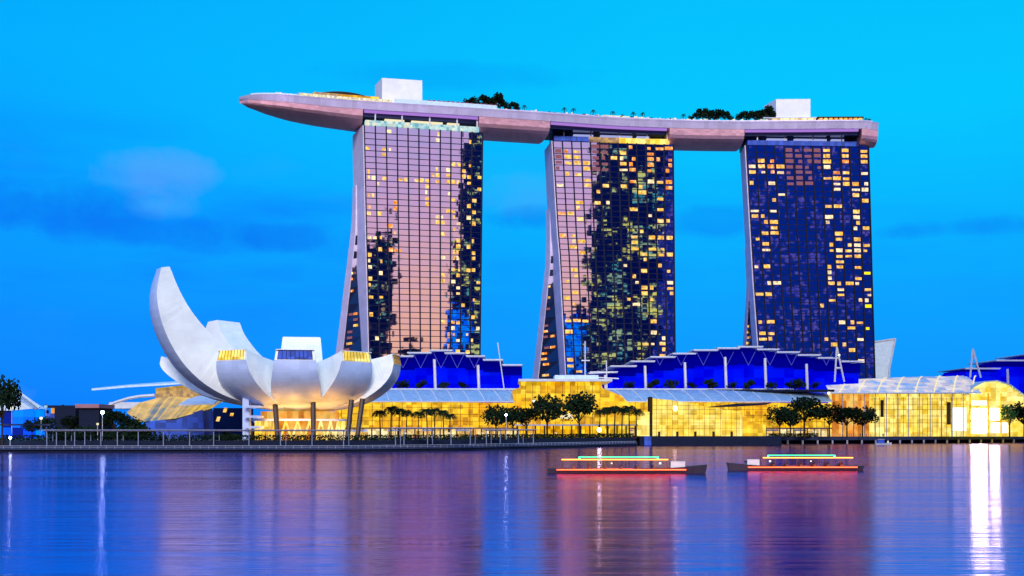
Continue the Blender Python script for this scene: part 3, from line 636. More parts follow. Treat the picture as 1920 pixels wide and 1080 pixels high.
# central core, atrium glazing and lattice under the bowl
def ringp(r, z, n_=32, cx=MX, cy=MY): return [Vector((cx + r * math.cos(2 * math.pi * k / n_), cy + r * math.sin(2 * math.pi * k / n_), z)) for k in range(n_)]
mb = MB(); mb.loft([ringp(9, 15.2), ringp(14, 16.4), ringp(15, 18.5), ringp(9, 24)]); mb.build('hub', M['museum_skin_shaded'], mus)
mb = MB(); mb.loft([ringp(15.5, GZ), ringp(15.5, 9.5), ringp(15.5, 15.3)]); core = mb.build('atrium_wall', M['gold_orange'], mus)
mb = MB()
for k in range(24):
    a0, a1 = 2 * math.pi * k / 24, 2 * math.pi * (k + .5) / 24; a2 = 2 * math.pi * (k + 1) / 24
    f = lambda a, r, z: Vector((MX + r * math.cos(a), MY + r * math.sin(a), z))
    mb.bar(f(a0, 17.6, GZ), f(a1, 17.6, 11.5), .42, 5); mb.bar(f(a2, 17.6, GZ), f(a1, 17.6, 11.5), .42, 5)
mb.build('lattice', M['gold_bright'], mus)
mb = MB(); mb.loft([ringp(19, 11.5), ringp(19, 12.3), ringp(15.6, 12.3), ringp(15.6, 11.5)], caps=False); mb.build('ring_beam', M['museum_skin_shaded'], mus)
for (px, yt, yb, lean, D) in ((521, 752, 806, -6, 428), (588, 752, 806, -1, 428), (651, 750, 806, 9, 432), (669, 748, 812, 12, 436), (470, 758, 806, -8, 440), (556, 752, 805, 0, 472), (610, 752, 805, 3, 476)):
    a = P(px, 805, D); a.z = GZ; b = P(px + lean * .9, yt, D + 3); mb = MB(); mb.bar(a, b, .95, 8, 1.05); mb.build('column', M['column_brown'], mus)
# stair tower at the left of the base with curved landings
sx = PX(462, 428)
mb = MB(); mb.box(sx - 1.5, sx + .9, 428, 432, GZ, 20.3); st_ = mb.build('stair_tower', M['museum_skin_shaded'], mus)
for z in (8.6, 12.6, 16.4):
    mb = MB()
    for k in range(7):
        a0, a1 = math.pi * (k / 7) - .6, math.pi * ((k + 1) / 7) - .6
        c = Vector((sx + 1.0, 430)); f = lambda a, r: (c.x + r * math.cos(a - 1.2), c.y + r * math.sin(a - 1.2))
        q = [f(a0, 2.2), f(a0, 5.2), f(a1, 5.2), f(a1, 2.2)]; mb.hexa([(x, y, z - .02 * k) for x, y in q], [(x, y, z + .9 - .02 * k) for x, y in q])
    mb.build('landing', M['museum_skin_shaded'], st_)
for (px, D, e, c) in ((505, 430, 9000, (1, .42, .06)), (545, 430, 11000, (1, .45, .07)), (600, 430, 11000, (1, .42, .06)), (648, 436, 8000, (1, .40, .06))):
    lp = bpy.data.lights.new('uplight', 'SPOT'); lp.spot_size = R(150); lp.spot_blend = .4; lo = bpy.data.objects.new('uplight', lp); col.objects.link(lo); lo.parent = mus; lo.rotation_euler = (R(180), 0, 0)
    lp.energy = e; lp.color = c; lp.shadow_soft_size = 3.0; q = P(px, 805, D); lo.location = Vector((q.x, q.y, 6.2)) - Vector(mus.location)
# low bright entrance under the bowl
mb = MB(); a = P(500, 805, 440); b = P(690, 805, 446); mb.obox((a.x, a.y), (b.x, b.y), 2, GZ, 7.2); mb.build('entrance_wall', M['shop_lights'], mus)
mb = MB(); mb.obox((a.x, a.y - .3), (b.x, b.y - .3), 4, 7.3, 7.9); mb.build('entrance_canopy', M['museum_skin_shaded'], mus)

# ---------------------------------------------------------------- exhibition halls with stepped blue lit roofs
def hall(label, slabs, ybot, D, depth, cols, x0, x1, braces, group='exhibition halls with stepped roofs'):
    c = P((x0 + x1) / 2, ybot, D); t = thing('exhibition_hall', label, 'hall', (c.x, c.y, GZ), group); zb = PZ(ybot, D)
    for (a, b, y) in slabs:
        xa, xb, z = PX(a, D), PX(b, D), PZ(y, D); mb = MB(); mb.box(xa, xb, D - 9, D + depth, z - .1, z + .4); mb.build('roof_slab', M['strip_lilac'] if False else M['roof_pale'], t)
        mb = MB(); mb.box(xa + .3, xb - .3, D - 8.6, D - 7.6, z - .5, z - .14); mb.build('eave_light', M['strip_lilac'], t)
    # glazed wall follows the steps
    xs = sorted(set([x0] + [s[0] for s in slabs] + [s[1] for s in slabs] + [x1])); xs = [x for x in xs if x0 <= x <= x1]
    tops = {}
    mb = MB(); ms = MB()
    for a, b in zip(xs, xs[1:]):
        if b - a < 1: continue
        mid = (a + b) / 2; ys = [s[2] for s in slabs if s[0] <= mid <= s[1]]
        y = max(ys) if ys else min((s for s in slabs), key=lambda s: abs((s[0] + s[1]) / 2 - mid))[2]
        z = PZ(y, D) - .3; h = z - zb
        mb.box(PX(a, D), PX(b, D), D, D + depth - 6, GZ, zb + h * .62)
        ms.box(PX(a, D), PX(b, D), D - 3, D + depth - 8, zb + h * .62 + .02, z - .75)
    mb.build('glazed_wall', M['blue_glow'], t); ms.build('soffit', M['blue_soffit'], t)
    for px in cols:
        y = min([s[2] for s in slabs if s[0] - 4 <= px <= s[1] + 4] or [slabs[0][2]]) + 16
        mb = MB(); x = PX(px, D); mb.bar((x, D - 6, GZ), (x - 1.6, D - 6, PZ(y, D)), .95, 8, .8); mb.build('column', M['steel_white'], t)
    mb = MB()
    for px in braces:
        x = PX(px, D); zc = zb + (PZ(slabs[len(slabs) // 2][2], D) - zb) * .60
        for s_ in (-1, 1): mb.bar((x, D - 5, zc), (x + s_ * 4.0, D - 5, zc + 8.0), .13, 4)
    mb.build('truss', M['truss_blue'], t)
    return t
HL = [(738, 778, 669.6), (766, 811, 663.3), (807, 850, 659), (835, 873, 664), (875, 910, 669.6), (906, 943.5, 676.4), (942, 979.5, 686)]
h1 = hall('smaller blue lit exhibition hall with stepped roof in front of the leftmost hotel tower', HL, 731, 640, 34, [738, 821, 902], 738, 979, [757, 790, 828, 858, 890])
HR = [(1104, 1156, 699), (1142, 1191, 688), (1180, 1225, 679), (1216, 1263, 671), (1257, 1301, 664.7), (1296, 1342, 658.3), (1340, 1382, 654.7), (1378, 1425, 652), (1414, 1455, 656.8), (1450, 1493, 662), (1489, 1532, 667.3), (1526, 1565, 672.6), (1570, 1612, 679)]
h2 = hall('wide blue lit exhibition hall with many stepped roof slabs before the rightmost tower', HR, 732, 668, 34, [1138, 1212, 1286, 1361, 1435, 1512], 1142, 1610, [1235, 1275, 1316, 1360, 1400, 1440, 1480, 1545])
HF = [(1800, 1866, 692), (1858, 1920, 677), (1912, 1990, 666), (1980, 2060, 660)]
h3 = hall('cropped blue lit hall with pale stepped roof behind the event hall at right edge', HF, 704, 760, 40, [1886, 1960], 1803, 2050, [])
# white pylon sail right of the towers
def slabshape(name, label, cat, pts, D, th, m_, loc=None):
    t0 = P(*pts[0], D); mb = MB(); f = [P(x, y, D) for x, y in pts]; f = [Vector((p.x, p.y, GZ if y >= 804 else p.z)) for p, (x, y) in zip(f, pts)]; b = [p + Vector((0, th, 0)) for p in f]
    i = [mb.vert(p) for p in f]; j = [mb.vert(p) for p in b]; mb.face(i[::-1]); mb.face(j)
    for k in range(len(i)): mb.face((i[k], i[(k + 1) % len(i)], j[(k + 1) % len(i)], j[k]))
    return mb, t0
t = thing('sail_pylon', 'pale leaf shaped tower wall widening upward beside the rightmost hotel tower', 'pylon', tuple(P(1660, 805, 745))[:2] + (GZ,))
mb, _ = slabshape('', '', '', [(1640, 806), (1640, 641), (1678, 636), (1676, 650), (1668, 690), (1664, 806)], 745, 5, 'roof_pale'); mb.build('wall', M['pale_glass'], t)
mb = MB(); mb.bar(P(1640, 641, 744.5), P(1679, 635, 744.5), .5, 5); mb.bar(P(1679, 635, 744.5), P(1668, 690, 744.5), .5, 5); mb.bar(P(1668, 690, 744.5), P(1664, 800, 744.5), .5, 5); mb.build('edge_trim', M['steel_white'], t)
# masts
def mast(label, pts, D, r=.5, lamp=None):
    a = P(pts[0][0], 805, D); t = thing('mast', label, 'mast', (a.x, D, GZ), 'white steel masts above the roofs'); mb = MB()
    for (x0, y0, x1, y1) in [pts_ for pts_ in pts[1:]]: mb.bar(P(x0, y0, D), P(x1, y1, D), r, 6)
    mb.build('pole', M['steel_white'], t)
    if lamp:
        mb = MB(); mb.sphere(P(*lamp, D), .8); mb.build('lamp', M['white_light'], t)
mast('thin leaning white mast with cables between the smaller blue hall and the middle tower', [(948, 730), (933, 642, 946, 735)], 612, .3)
mast('white A-frame mast with small lamps at the left corner of the event hall', [(1575, 712), (1569, 650, 1565, 716), (1569, 650, 1583, 716), (1567, 690, 1577, 690)], 655, .55, (1573, 666))
mast('white A-frame mast rising behind the event hall near the right edge of the photo', [(1825, 705), (1824, 654, 1819, 708), (1824, 654, 1839, 708)], 692, .6)
mast('tall thin white mast with short crossbar in front of the middle hotel tower', [(1097, 712), (1097, 640, 1097, 730), (1090, 676, 1106, 676)], 630, .35)
mast('shorter white mast with three crossbars right of the tall thin one', [(1137, 730), (1137, 676, 1138, 735), (1104, 700, 1150, 698), (1092, 706, 1160, 710)], 632, .35)

# ---------------------------------------------------------------- shopping mall along the promenade
def DF(px): return 560 + (px - 640) * .10
def arcade(label, x0, x1, group=None, yt=731, ye=753):
    c = P((x0 + x1) / 2, 805, DF((x0 + x1) / 2)); t = thing('shopping_mall', label, 'mall', (c.x, c.y, GZ), group)
    n_ = max(6, int((x1 - x0) / 30)); px = frange(x0, x1, n_)
    def rp(x, s):   # curved glass roof, eave to ridge, s 0..1
        D = DF(x) + 22 * s; z0 = PZ(ye, DF(x)); z1 = PZ(yt, DF(x) + 22); return Vector((PX(x + (0 if s == 0 else 0), DF(x)) + 0 * s, D, z0 + (z1 - z0) * math.sin(s * math.pi / 2)))
    mb = MB(); S = 6; rg = []
    for x in px:
        top = [rp(x, s / S) for s in range(S + 1)]; rg.append(top + [v - Vector((0, 0, .35)) for v in top[::-1]])
    mb.loft(rg); rf = mb.build('glass_roof', M['roof_glass'], t)
    for a, b in zip(px, px[1:] + [px[-1]]):
        mb = MB(); q = [rp(a, s / S) for s in range(S + 1)]; sh = (PX(a - 22, DF(a)) - PX(a, DF(a)))
        q = [v + Vector((sh * (s / S), 0, .25)) for s, v in enumerate(q)]
        if a - 22 < x0: continue
        for u, v in zip(q, q[1:]): mb.bar(u, v, .28, 5)
        mb.build('roof_rib', M['steel_white'], rf)
    mb = MB(); a, b = rp(x0, 1), rp(x1, 1); mb.bar(a + Vector((0, 0, .4)), b + Vector((0, 0, .4)), .45, 5); a, b = rp(x0, 0), rp(x1, 0); mb.bar(a, b, .35, 5); mb.build('gutter', M['steel_white'], t)
    mb = MB(); a, b = rp(x0, 0), rp(x1, 0); mb.obox((a.x, a.y + 1.5), (b.x, b.y + 1.5), 16, 9.2, a.z + .2); mb.build('upper_facade', M['gold_glass'], t)
    mb = MB(); mb.obox((a.x, a.y + 3.0), (b.x, b.y + 3.0), 14, GZ, 8.4); mb.build('shopfront', M['shop_lights'], t)
    mb = MB(); mb.obox((a.x, a.y - 1.0), (b.x, b.y - 1.0), 18, 8.45, 9.15); mb.build('floor_band', M['bronze'], t)
    mb = MB(); k = 0; L_ = (b - a).length; u = (b - a) / L_
    while k < L_:
        p = a + u * k; mb.bar((p.x, p.y + 1.2, 9.2), (p.x, p.y + 1.2, a.z - .3), .14, 4); k += 5.2
    for z in (12.5, 16.0, 19.5):
        mb.bar((a.x, a.y + 1.2, z), (b.x, b.y + 1.2, z), .10, 4)
    mb.build('mullion', M['bronze'], t)
    for k in range(int(L_ / 4.5)):
        p = a + u * (k * 4.5 + 2); mb = MB(); mb.bar((p.x, p.y + .2, GZ), (p.x, p.y + .2, 8.45), .34, 6); mb.build('column', M['bark'], t)
    for k in range(int(L_ / 18)):
        p = a + u * (k * 18 + 6); mb = MB(); mb.hexa([(p.x, p.y - 2.6, 7.3), (p.x + 7, p.y - 2.6, 7.3), (p.x + 7, p.y - 1.05, 8.0), (p.x, p.y - 1.05, 8.0)], [(p.x, p.y - 2.6, 7.45), (p.x + 7, p.y - 2.6, 7.45), (p.x + 7, p.y - 1.05, 8.15), (p.x, p.y - 1.05, 8.15)]); mb.build('awning', M['walk_roof'], t)
    return t
arcade('gold lit mall wing under a curved glass roof, just right of the lotus museum', 640, 1000, 'mall wings under curved glass roofs')
arcade('gold lit mall wing under a curved glass roof, behind the small crystal pavilion', 1142, 1560, 'mall wings under curved glass roofs')
# theatre block between the wings
DT = 592
t = thing('theatre', 'gold lit theatre block with flat oversailing roof and sloped flanks between the two mall wings', 'theatre', (PX(1060, DT), DT, GZ))
mb, _ = slabshape('', '', '', [(975, 806), (960, 733), (975, 726), (975, 716), (1126, 716), (1130, 728), (1165, 742), (1180, 757), (1180, 806)], DT, 40, ''); mb.build('facade', M['gold_glass'], t, recalc=True)
mb = MB(); a, b = P(972, 715, DT - 4), P(1148, 715, DT - 4); mb.box(a.x, b.x, DT - 4, DT + 42, a.z, a.z + 1.3); mb.build('roof', M['roof_pale'], t)
mb = MB(); a, b = P(1040, 711, DT + 8), P(1122, 711, DT + 8); mb.box(a.x, b.x, DT + 8, DT + 30, a.z - .5, a.z + 2.2); mb.build('upper_roof', M['pale_glass'], t)
mb = MB()
for px in range(985, 1126, 14): p = P(px, 718, DT - .3); mb.bar((p.x, p.y, GZ), p, .12, 4)
for y in (735, 750, 766, 782): mb.bar(P(978, y, DT - .3), P(1128, y, DT - .3), .10, 4)
mb.build('mullion', M['bronze'], t)
mb = MB(); a = P(1050, 775, DT - 1); f = [P(1048, 785, DT - 2), P(1056, 775, DT - 2), P(1070, 775, DT - 2), P(1078, 785, DT - 2)]
i = [mb.vert(v) for v in f] + [mb.vert(v + Vector((0, 1.5, 0))) for v in f]; mb.face((3, 2, 1, 0)); mb.face((4, 5, 6, 7))
for k in range(4): mb.face((k, (k + 1) % 4, 4 + (k + 1) % 4, 4 + k))
mb.build('entrance_sign', M['cream_light'], t)
mb = MB(); a, b = P(965, 797, DT - 6), P(1200, 797, DT - 6); mb.box(a.x, b.x, DT - 6, DT + 2, a.z - .4, a.z + .4); mb.build('floor_band', M['concrete'], t)
for k, px in enumerate(range(970, 1200, 17)):
    p = P(px, 805, DT - 5.5); mb = MB(); mb.bar((p.x, p.y, GZ), (p.x, p.y, PZ(797, DT - 6) - .4), .4, 6); mb.build('column', M['bark'], t)

emi('lamp_warm', (1, .82, .35), 14.0)
# ---------------------------------------------------------------- crystal pavilion standing in the water
DC = 574; wz = 4.7
t = thing('crystal_pavilion', 'small faceted gold glowing crystal pavilion standing on a dark base in the water', 'pavilion', (PX(1320, DC), DC, 0))
mb = MB(); a, b = P(1203, 805, DC), P(1436, 805, DC); mb.box(a.x - 1, b.x + 8, DC, DC + 34, -1.5, wz); mb.build('plinth', M['stone_dark'], t)
mb = MB(); a2, b2 = P(1208, 805, DC - .6), P(1221, 805, DC - .6); mb.box(a2.x, b2.x, DC - .8, DC - .1, .1, wz); mb.build('dock_panel', M['blue_glow'] if False else M['blue_glass'], t)
def prism(pts, D0_, D1_, m_, name, par, off=0):
    mb = MB(); f = [P(x, y, D0_) for x, y in pts]; f = [Vector((v.x, v.y, max(v.z, wz + .02))) for v in f]; b = [Vector((v.x + off, D1_, v.z - .0)) for v in f]
    i = [mb.vert(v) for v in f]; j = [mb.vert(v) for v in b]; mb.face(i[::-1]); mb.face(j)
    for k in range(len(i)): mb.face((i[k], i[(k + 1) % len(i)], j[(k + 1) % len(i)], j[k]))
    return mb.build(name, M[m_], par, recalc=True)
c1 = prism([(1223, 820), (1223, 747), (1258, 750), (1330, 764), (1392, 772), (1392, 820)], DC + 3, DC + 26, 'gold_bright', 'crystal_hall', t)
prism([(1392.6, 820), (1392.6, 773), (1402, 790), (1436, 797), (1436, 820)], DC + 5, DC + 24, 'gold_glass', 'crystal_annex', t)
prism([(1200, 820), (1199, 772), (1218, 772), (1220, 820)], DC + 4, DC + 22, 'gold_bright', 'crystal_annex', t)
mb = MB(); v = P(1220.5, 744, DC + 3.5); mb.box(v.x - .7, v.x + .7, DC + 2.6, DC + 12, wz, v.z); mb.build('edge_wall', M['bark'], t)
mb = MB()
for px in range(1231, 1392, 10):
    yt = interp([(1223, 747), (1258, 750), (1330, 764), (1392, 772)], px); p = P(px, yt, DC + 2.8); mb.bar((p.x, p.y, wz), p, .09, 4)
for y in (760, 768, 776, 784, 793, 803):
    x1 = 1391; x0_ = 1224
    for q in range(1224, 1392, 4):
        if interp([(1223, 747), (1258, 750), (1330, 764), (1392, 772)], q) < y: x0_ = q; break
    xe = [q for q in range(1224, 1392, 4) if interp([(1223, 747), (1258, 750), (1330, 764), (1392, 772)], q) < y]
    if xe: mb.bar(P(xe[0], y, DC + 2.8), P(xe[-1], y, DC + 2.8), .08, 4)
mb.build('glazing_bar', M['bronze'], c1)
mb = MB(); mb.sphere(P(1266, 766, DC + 2), 1.0, .4, 1.5); mb.build('emblem_light', M['lamp_warm'], t)
mb = MB(); f = [P(1325, 763, DC + 26), P(1385, 756, DC + 26), P(1448, 755, DC + 26), P(1436, 759, DC + 26), P(1385, 762, DC + 26)]
i = [mb.vert(v) for v in f] + [mb.vert(v + Vector((0, 14, 0))) for v in f]; mb.face((4, 3, 2, 1, 0)); mb.face((5, 6, 7, 8, 9))
for k in range(5): mb.face((k, (k + 1) % 5, 5 + (k + 1) % 5, 5 + k))
mb.build('back_roof', M['dark_metal'], t, recalc=True)
for k in range(5):
    p = P(1236 + k * 34, 812, DC + 2.4); mb = MB(); mb.box(p.x - .6, p.x + .6, p.y, p.y + .3, wz + .01, wz + 2.4); mb.build('door', M['bark'], t)

# ---------------------------------------------------------------- event hall on the right
DE = 660
t = thing('event_hall', 'brightly gold lit event hall with curved glass canopy at the right of the waterfront', 'hall', (PX(1740, DE), DE, GZ))
mb = MB(); a, b = P(1560, 737, DE), P(1814, 737, DE); mb.box(a.x, b.x, DE, DE + 40, GZ, a.z); mb.build('facade', M['gold_bright'], t)
mb = MB(); a, b = P(1560, 737, DE - 1), P(1630, 737, DE - 1); mb.box(a.x, b.x, DE - 1, DE - .2, GZ, P(0, 739, DE).z); mb.build('side_facade', M['gold_orange'], t)
# arched bay to the right
mb = MB(); pts = [(1816, 806), (1816, 742), (1826, 728), (1845, 718), (1870, 716), (1895, 724), (1920, 742), (1945, 770), (1945, 806)]
f = [P(x, y, DE - 4) for x, y in pts]; f = [Vector((v.x, v.y, GZ if y >= 804 else v.z)) for v, (x, y) in zip(f, pts)]; i = [mb.vert(v) for v in f]; j = [mb.vert(v + Vector((0, 40, 0))) for v in f]; mb.face(i[::-1]); mb.face(j)
for k in range(len(i)): mb.face((i[k], i[(k + 1) % len(i)], j[(k + 1) % len(i)], j[k]))
mb.build('arched_bay', M['gold_bright'], t, recalc=True)
mb = MB(); q = [P(x, y - 1.5, DE - 7) for x, y in pts[1:-1]]
for u, v in zip(q, q[1:]): mb.hexa([u, v, v + Vector((0, 46, 0)), u + Vector((0, 46, 0))], [u + Vector((0, 0, .6)), v + Vector((0, 0, .6)), v + Vector((0, 46, .6)), u + Vector((0, 46, .6))])
mb.build('arched_roof', M['pale_glass'], t)
# glass canopy roof
S = 8; px = frange(1556, 1840, 16)
def er(x, s): D = DE - 10 + 40 * s; zt = PZ(interp([(1556, 716), (1640, 710), (1760, 706), (1840, 706)], x), DE + 30); z0 = PZ(737, DE - 10); return Vector((PX(x, DE - 10) + s * 6, D, z0 + (zt - z0) * math.sin(s * math.pi / 2)))
mb = MB(); rg = []
for x in px:
    top = [er(x, s / S) for s in range(S + 1)]; rg.append(top + [v - Vector((0, 0, .3)) for v in top[::-1]])
mb.loft(rg); cr = mb.build('canopy_roof', M['lit_roof_glass'], t)
for k, x in enumerate(px[1::2]):
    q = [er(x, s / S) + Vector((s * 1.6, 0, .35)) for s in range(S + 1)]; mb = MB()
    for u, v in zip(q, q[1:]): mb.bar(u, v, .4, 5)
    mb.build('roof_rib', M['cream_light'], cr)
mb = MB(); mb.bar(er(1556, 0), er(1840, 0), .5, 6); mb.bar(er(1556, 1), er(1840, 1), .6, 6); mb.build('gutter', M['steel_white'], t)
for k, x in enumerate(frange(1580, 1806, 11)):
    p = P(x, 805, DE - 8); mb = MB(); mb.bar((p.x, p.y, GZ), (p.x, p.y, PZ(738, DE - 10)), .28, 6); mb.build('column', M['concrete'], t)
mb = MB()
for x in range(1640, 1810, 9): p = P(x, 745, DE - .6); mb.bar((p.x, p.y, GZ), p, .13, 4)
for y in (748, 758, 768, 780, 793): mb.bar(P(1632, y, DE - .6), P(1812, y, DE - .6), .11, 4)
mb.build('mullion', M['bronze'], t)
for (x0_, x1_, y0_, y1_) in ((1651, 1657, 750, 782), (1776, 1783, 754, 796)):
    mb = MB(); a, b = P(x0_, y1_, DE - 1.2), P(x1_, y0_, DE - 1.2); mb.box(a.x, b.x, a.y, a.y + .4, a.z, b.z); mb.build('door', M['bark'], t)
for (x0_, x1_, y0_, y1_, mn) in ((1822, 1850, 751, 760, 'white_light'), (1822, 1850, 766, 787, 'lamp_hot'), (1822, 1850, 790, 812, 'lamp_hot'), (1857, 1874, 766, 787, 'lamp_hot'), (1786, 1812, 764, 808, 'white_light'), (1858, 1890, 792, 812, 'white_light')):
    if mn == 'lamp_hot' and mn not in M: emi('lamp_hot', (1, 1, .66), 38.0)
    mb = MB(); a, b = P(x0_, y1_, DE - 4.6), P(x1_, y0_, DE - 4.6); mb.box(a.x, b.x, a.y, a.y + .4, a.z, b.z); mb.build('display_window', M[mn], t)
for x in (1819, 1853, 1877):
    p = P(x, 805, DE - 5.5); mb = MB(); mb.bar((p.x, p.y, GZ), (p.x, p.y, PZ(738, DE)), .5, 6); mb.build('column', M['gold_glass'], t)

# ---------------------------------------------------------------- glass pavilion on the left, behind the museum
DG = 500
t = thing('glass_pavilion', 'blue and gold glass pavilion with layered curved roofs left of the lotus museum', 'pavilion', (PX(340, DG), DG, GZ))
def sheet(rows, name, m_, par, th=.6):   # rows of 3-D points, front to back
    mb = MB(); rg = [r + [v - Vector((0, 0, th)) for v in r[::-1]] for r in rows]; mb.loft(rg); return mb.build(name, M[m_], par, recalc=True)
sheet([[P(238, 772, DG + 8), P(262, 755, DG + 16), P(300, 745, DG + 26), P(330, 741, DG + 36)], [P(262, 789, DG + 2), P(300, 765, DG + 14), P(340, 748, DG + 26), P(372, 742, DG + 36)], [P(330, 782, DG), P(362, 762, DG + 14), P(390, 750, DG + 26), P(412, 744, DG + 36)], [P(395, 764, DG + 2), P(415, 752, DG + 14), P(432, 748, DG + 26), P(450, 745, DG + 36)]], 'shell_roof', 'shell_glass', t)
sheet([[P(335, 758, DG - 2), P(352, 748, DG + 8), P(372, 742, DG + 16)], [P(402, 756, DG - 2), P(412, 746, DG + 8), P(418, 740, DG + 16)]], 'roof_wing', 'roof_pale', t)
mb, _ = slabshape('', '', '', [(274, 804), (274, 792), (330, 783), (380, 768), (384, 804)], DG + 1, 24, ''); mb.build('lower_glazing', M['blue_glass'], t, recalc=True)
mb, _ = slabshape('', '', '', [(292, 748), (292, 728), (372, 719), (384, 734), (350, 748)], DG + 30, 20, ''); mb.build('upper_glazing', M['gold_dim'], t, recalc=True)
sheet([[P(172, 729, DG + 26), P(172, 728, DG + 34)], [P(240, 723, DG + 26), P(240, 721, DG + 46)], [P(310, 719, DG + 26), P(310, 716, DG + 50)], [P(372, 715, DG + 26), P(372, 713, DG + 50)]], 'roof_blade', 'pale_glass', t, .8)
mb = MB(); q = [P(x, y, DG + 6) for x, y in ((195, 765), (215, 755), (240, 747), (262, 743), (290, 741))]
for u, v in zip(q, q[1:]): mb.bar(u, v, .7, 6)
mb.build('roof_edge', M['steel_white'], t)
mb = MB(); a, b = P(205, 762, DG + 30), P(290, 754, DG + 30); mb.box(a.x, b.x, DG + 30, DG + 50, a.z - 1, b.z); mb.build('rear_roof', M['roof_pale'], t)
mb = MB(); a, b = P(400, 805, DG - 10), P(455, 765, DG - 10); mb.box(a.x, b.x, DG - 10, DG + 10, GZ, b.z); mb.build('side_block', M['office_navy'], t)
for k in range(8):
    a = P(405 + (k * 13) % 38, 790 - (k * 17) % 24, DG - 10.3); mb = MB(); mb.box(a.x, a.x + 1.4, a.y, a.y + .2, a.z, a.z + .6); mb.build('lit_window', M['lit_window'], t)
# small buildings at far left
t = thing('pier_house', 'low building with flat brownish red roof among dark trees at far left', 'building', (PX(165, 470), 470, GZ))
mb = MB(); a, b = P(148, 805, 470), P(186, 765, 470); mb.box(a.x, b.x, 470, 486, GZ, b.z); mb.build('wall', M['stone_dark'], t)
mb = MB(); mb.box(a.x - 1, b.x + .5, 468.5, 487, b.z + .02, b.z + 1.6); mb.build('roof', M['brick_roof'], t)
mb = MB(); p = P(146, 805, 480); mb.box(p.x - 10, p.x - 1, 480, 492, GZ, PZ(760, 480)); mb.build('annex', M['stone_dark'], t)
t = thing('lit_kiosk', 'small orange lit kiosk with blue awnings behind the bushes at far left', 'kiosk', (PX(115, 520), 520, GZ))
mb = MB(); a, b = P(96, 775, 520), P(144, 765, 520); mb.box(a.x, b.x, 520, 530, a.z, b.z); mb.build('lit_front', M['gold_orange'], t)
mb = MB(); mb.box(a.x - 1, b.x + 1, 518, 531, b.z + .02, b.z + 1.2); mb.build('roof', M['stone_dark'], t)
mb = MB(); mb.box(a.x - 2, b.x, 519, 530, GZ, a.z - .02); mb.build('lower_wall', M['blue_glass'], t)
t = thing('grandstand', 'blue lit open grandstand with sloping pale roof beams at the left edge of the photo', 'grandstand', (PX(40, 520), 520, GZ))
for k in range(5):
    mb = MB(); mb.bar(P(18 + k * 2, 722 + k * 6.5, 515 + k * 4), P(74 - k * 3, 764 + k * 2, 515 + k * 4), .55, 5); mb.build('roof_beam', M['pale_glass'], t)
mb = MB(); a, b = P(-30, 805, 522), P(62, 768, 522); mb.box(a.x, b.x, 522, 540, GZ, b.z); mb.build('wall', M['office_blue'], t)
mb = MB(); f = [P(12, 738, 521), P(62, 766, 521), P(20, 770, 521), P(-20, 770, 521), P(-20, 738, 521)]
i = [mb.vert(v) for v in f] + [mb.vert(v + Vector((0, 16, 0))) for v in f]; mb.face((4, 3, 2, 1, 0)); mb.face((5, 6, 7, 8, 9))
for k in range(5): mb.face((k, (k + 1) % 5, 5 + (k + 1) % 5, 5 + k))
mb.build('screen_wall', M['pale_glass'], t, recalc=True)
mb = MB(); a, b = P(-40, 795, 430), P(98, 797, 430); mb.box(a.x, b.x, 428, 434, a.z - .6, a.z); mb.build('walkway', M['paving'], t)

# ---------------------------------------------------------------- covered walkways with white posts
def walkway(label, posts, yt, y0, D):
    t = thing('covered_walkway', label, 'walkway', (PX(sum(posts) / len(posts), D), D, 2.35), 'covered walkways along the waterfront steps')
    z = PZ(yt, D); a, b = PX(posts[0] - 8, D), PX(posts[-1] + 8, D); mb = MB(); mb.box(a, b, D - 2, D + 2.5, z, z + .3); mb.build('roof', M['walk_roof'], t)
    mb = MB(); mb.box(a + 1, b - 1, D - 1, D - .7, z - .32, z - .02); mb.build('light_strip', M['roof_pale'], t)
    for k, p in enumerate(posts):
        mb = MB(); x = PX(p, D); mb.bar((x, D - 1, 2.3), (x, D - 1, z), .19, 6); mb.build('post', M['walk_roof'], t)
        if k % 2 == 0: mb = MB(); x = PX(p + 9, D + 1.8); mb.bar((x, D + 1.8, 2.3), (x, D + 1.8, z), .13, 6); mb.build('post', M['walk_roof'], t)
walkway('long flat roofed covered walkway on white posts, left of and below the lotus museum', [90, 108, 125, 142, 161, 191, 222, 261, 308, 357, 402, 468, 527, 586, 645], 807, 90, 406)
walkway('shorter covered walkway on white posts in front of the palm trees, right of the museum', [742, 758, 802, 846, 882], 803, 740, 420)
walkway('short low covered walkway on white posts in front of the round tree beside the palms', [912, 938, 972, 1000], 806, 900, 450)
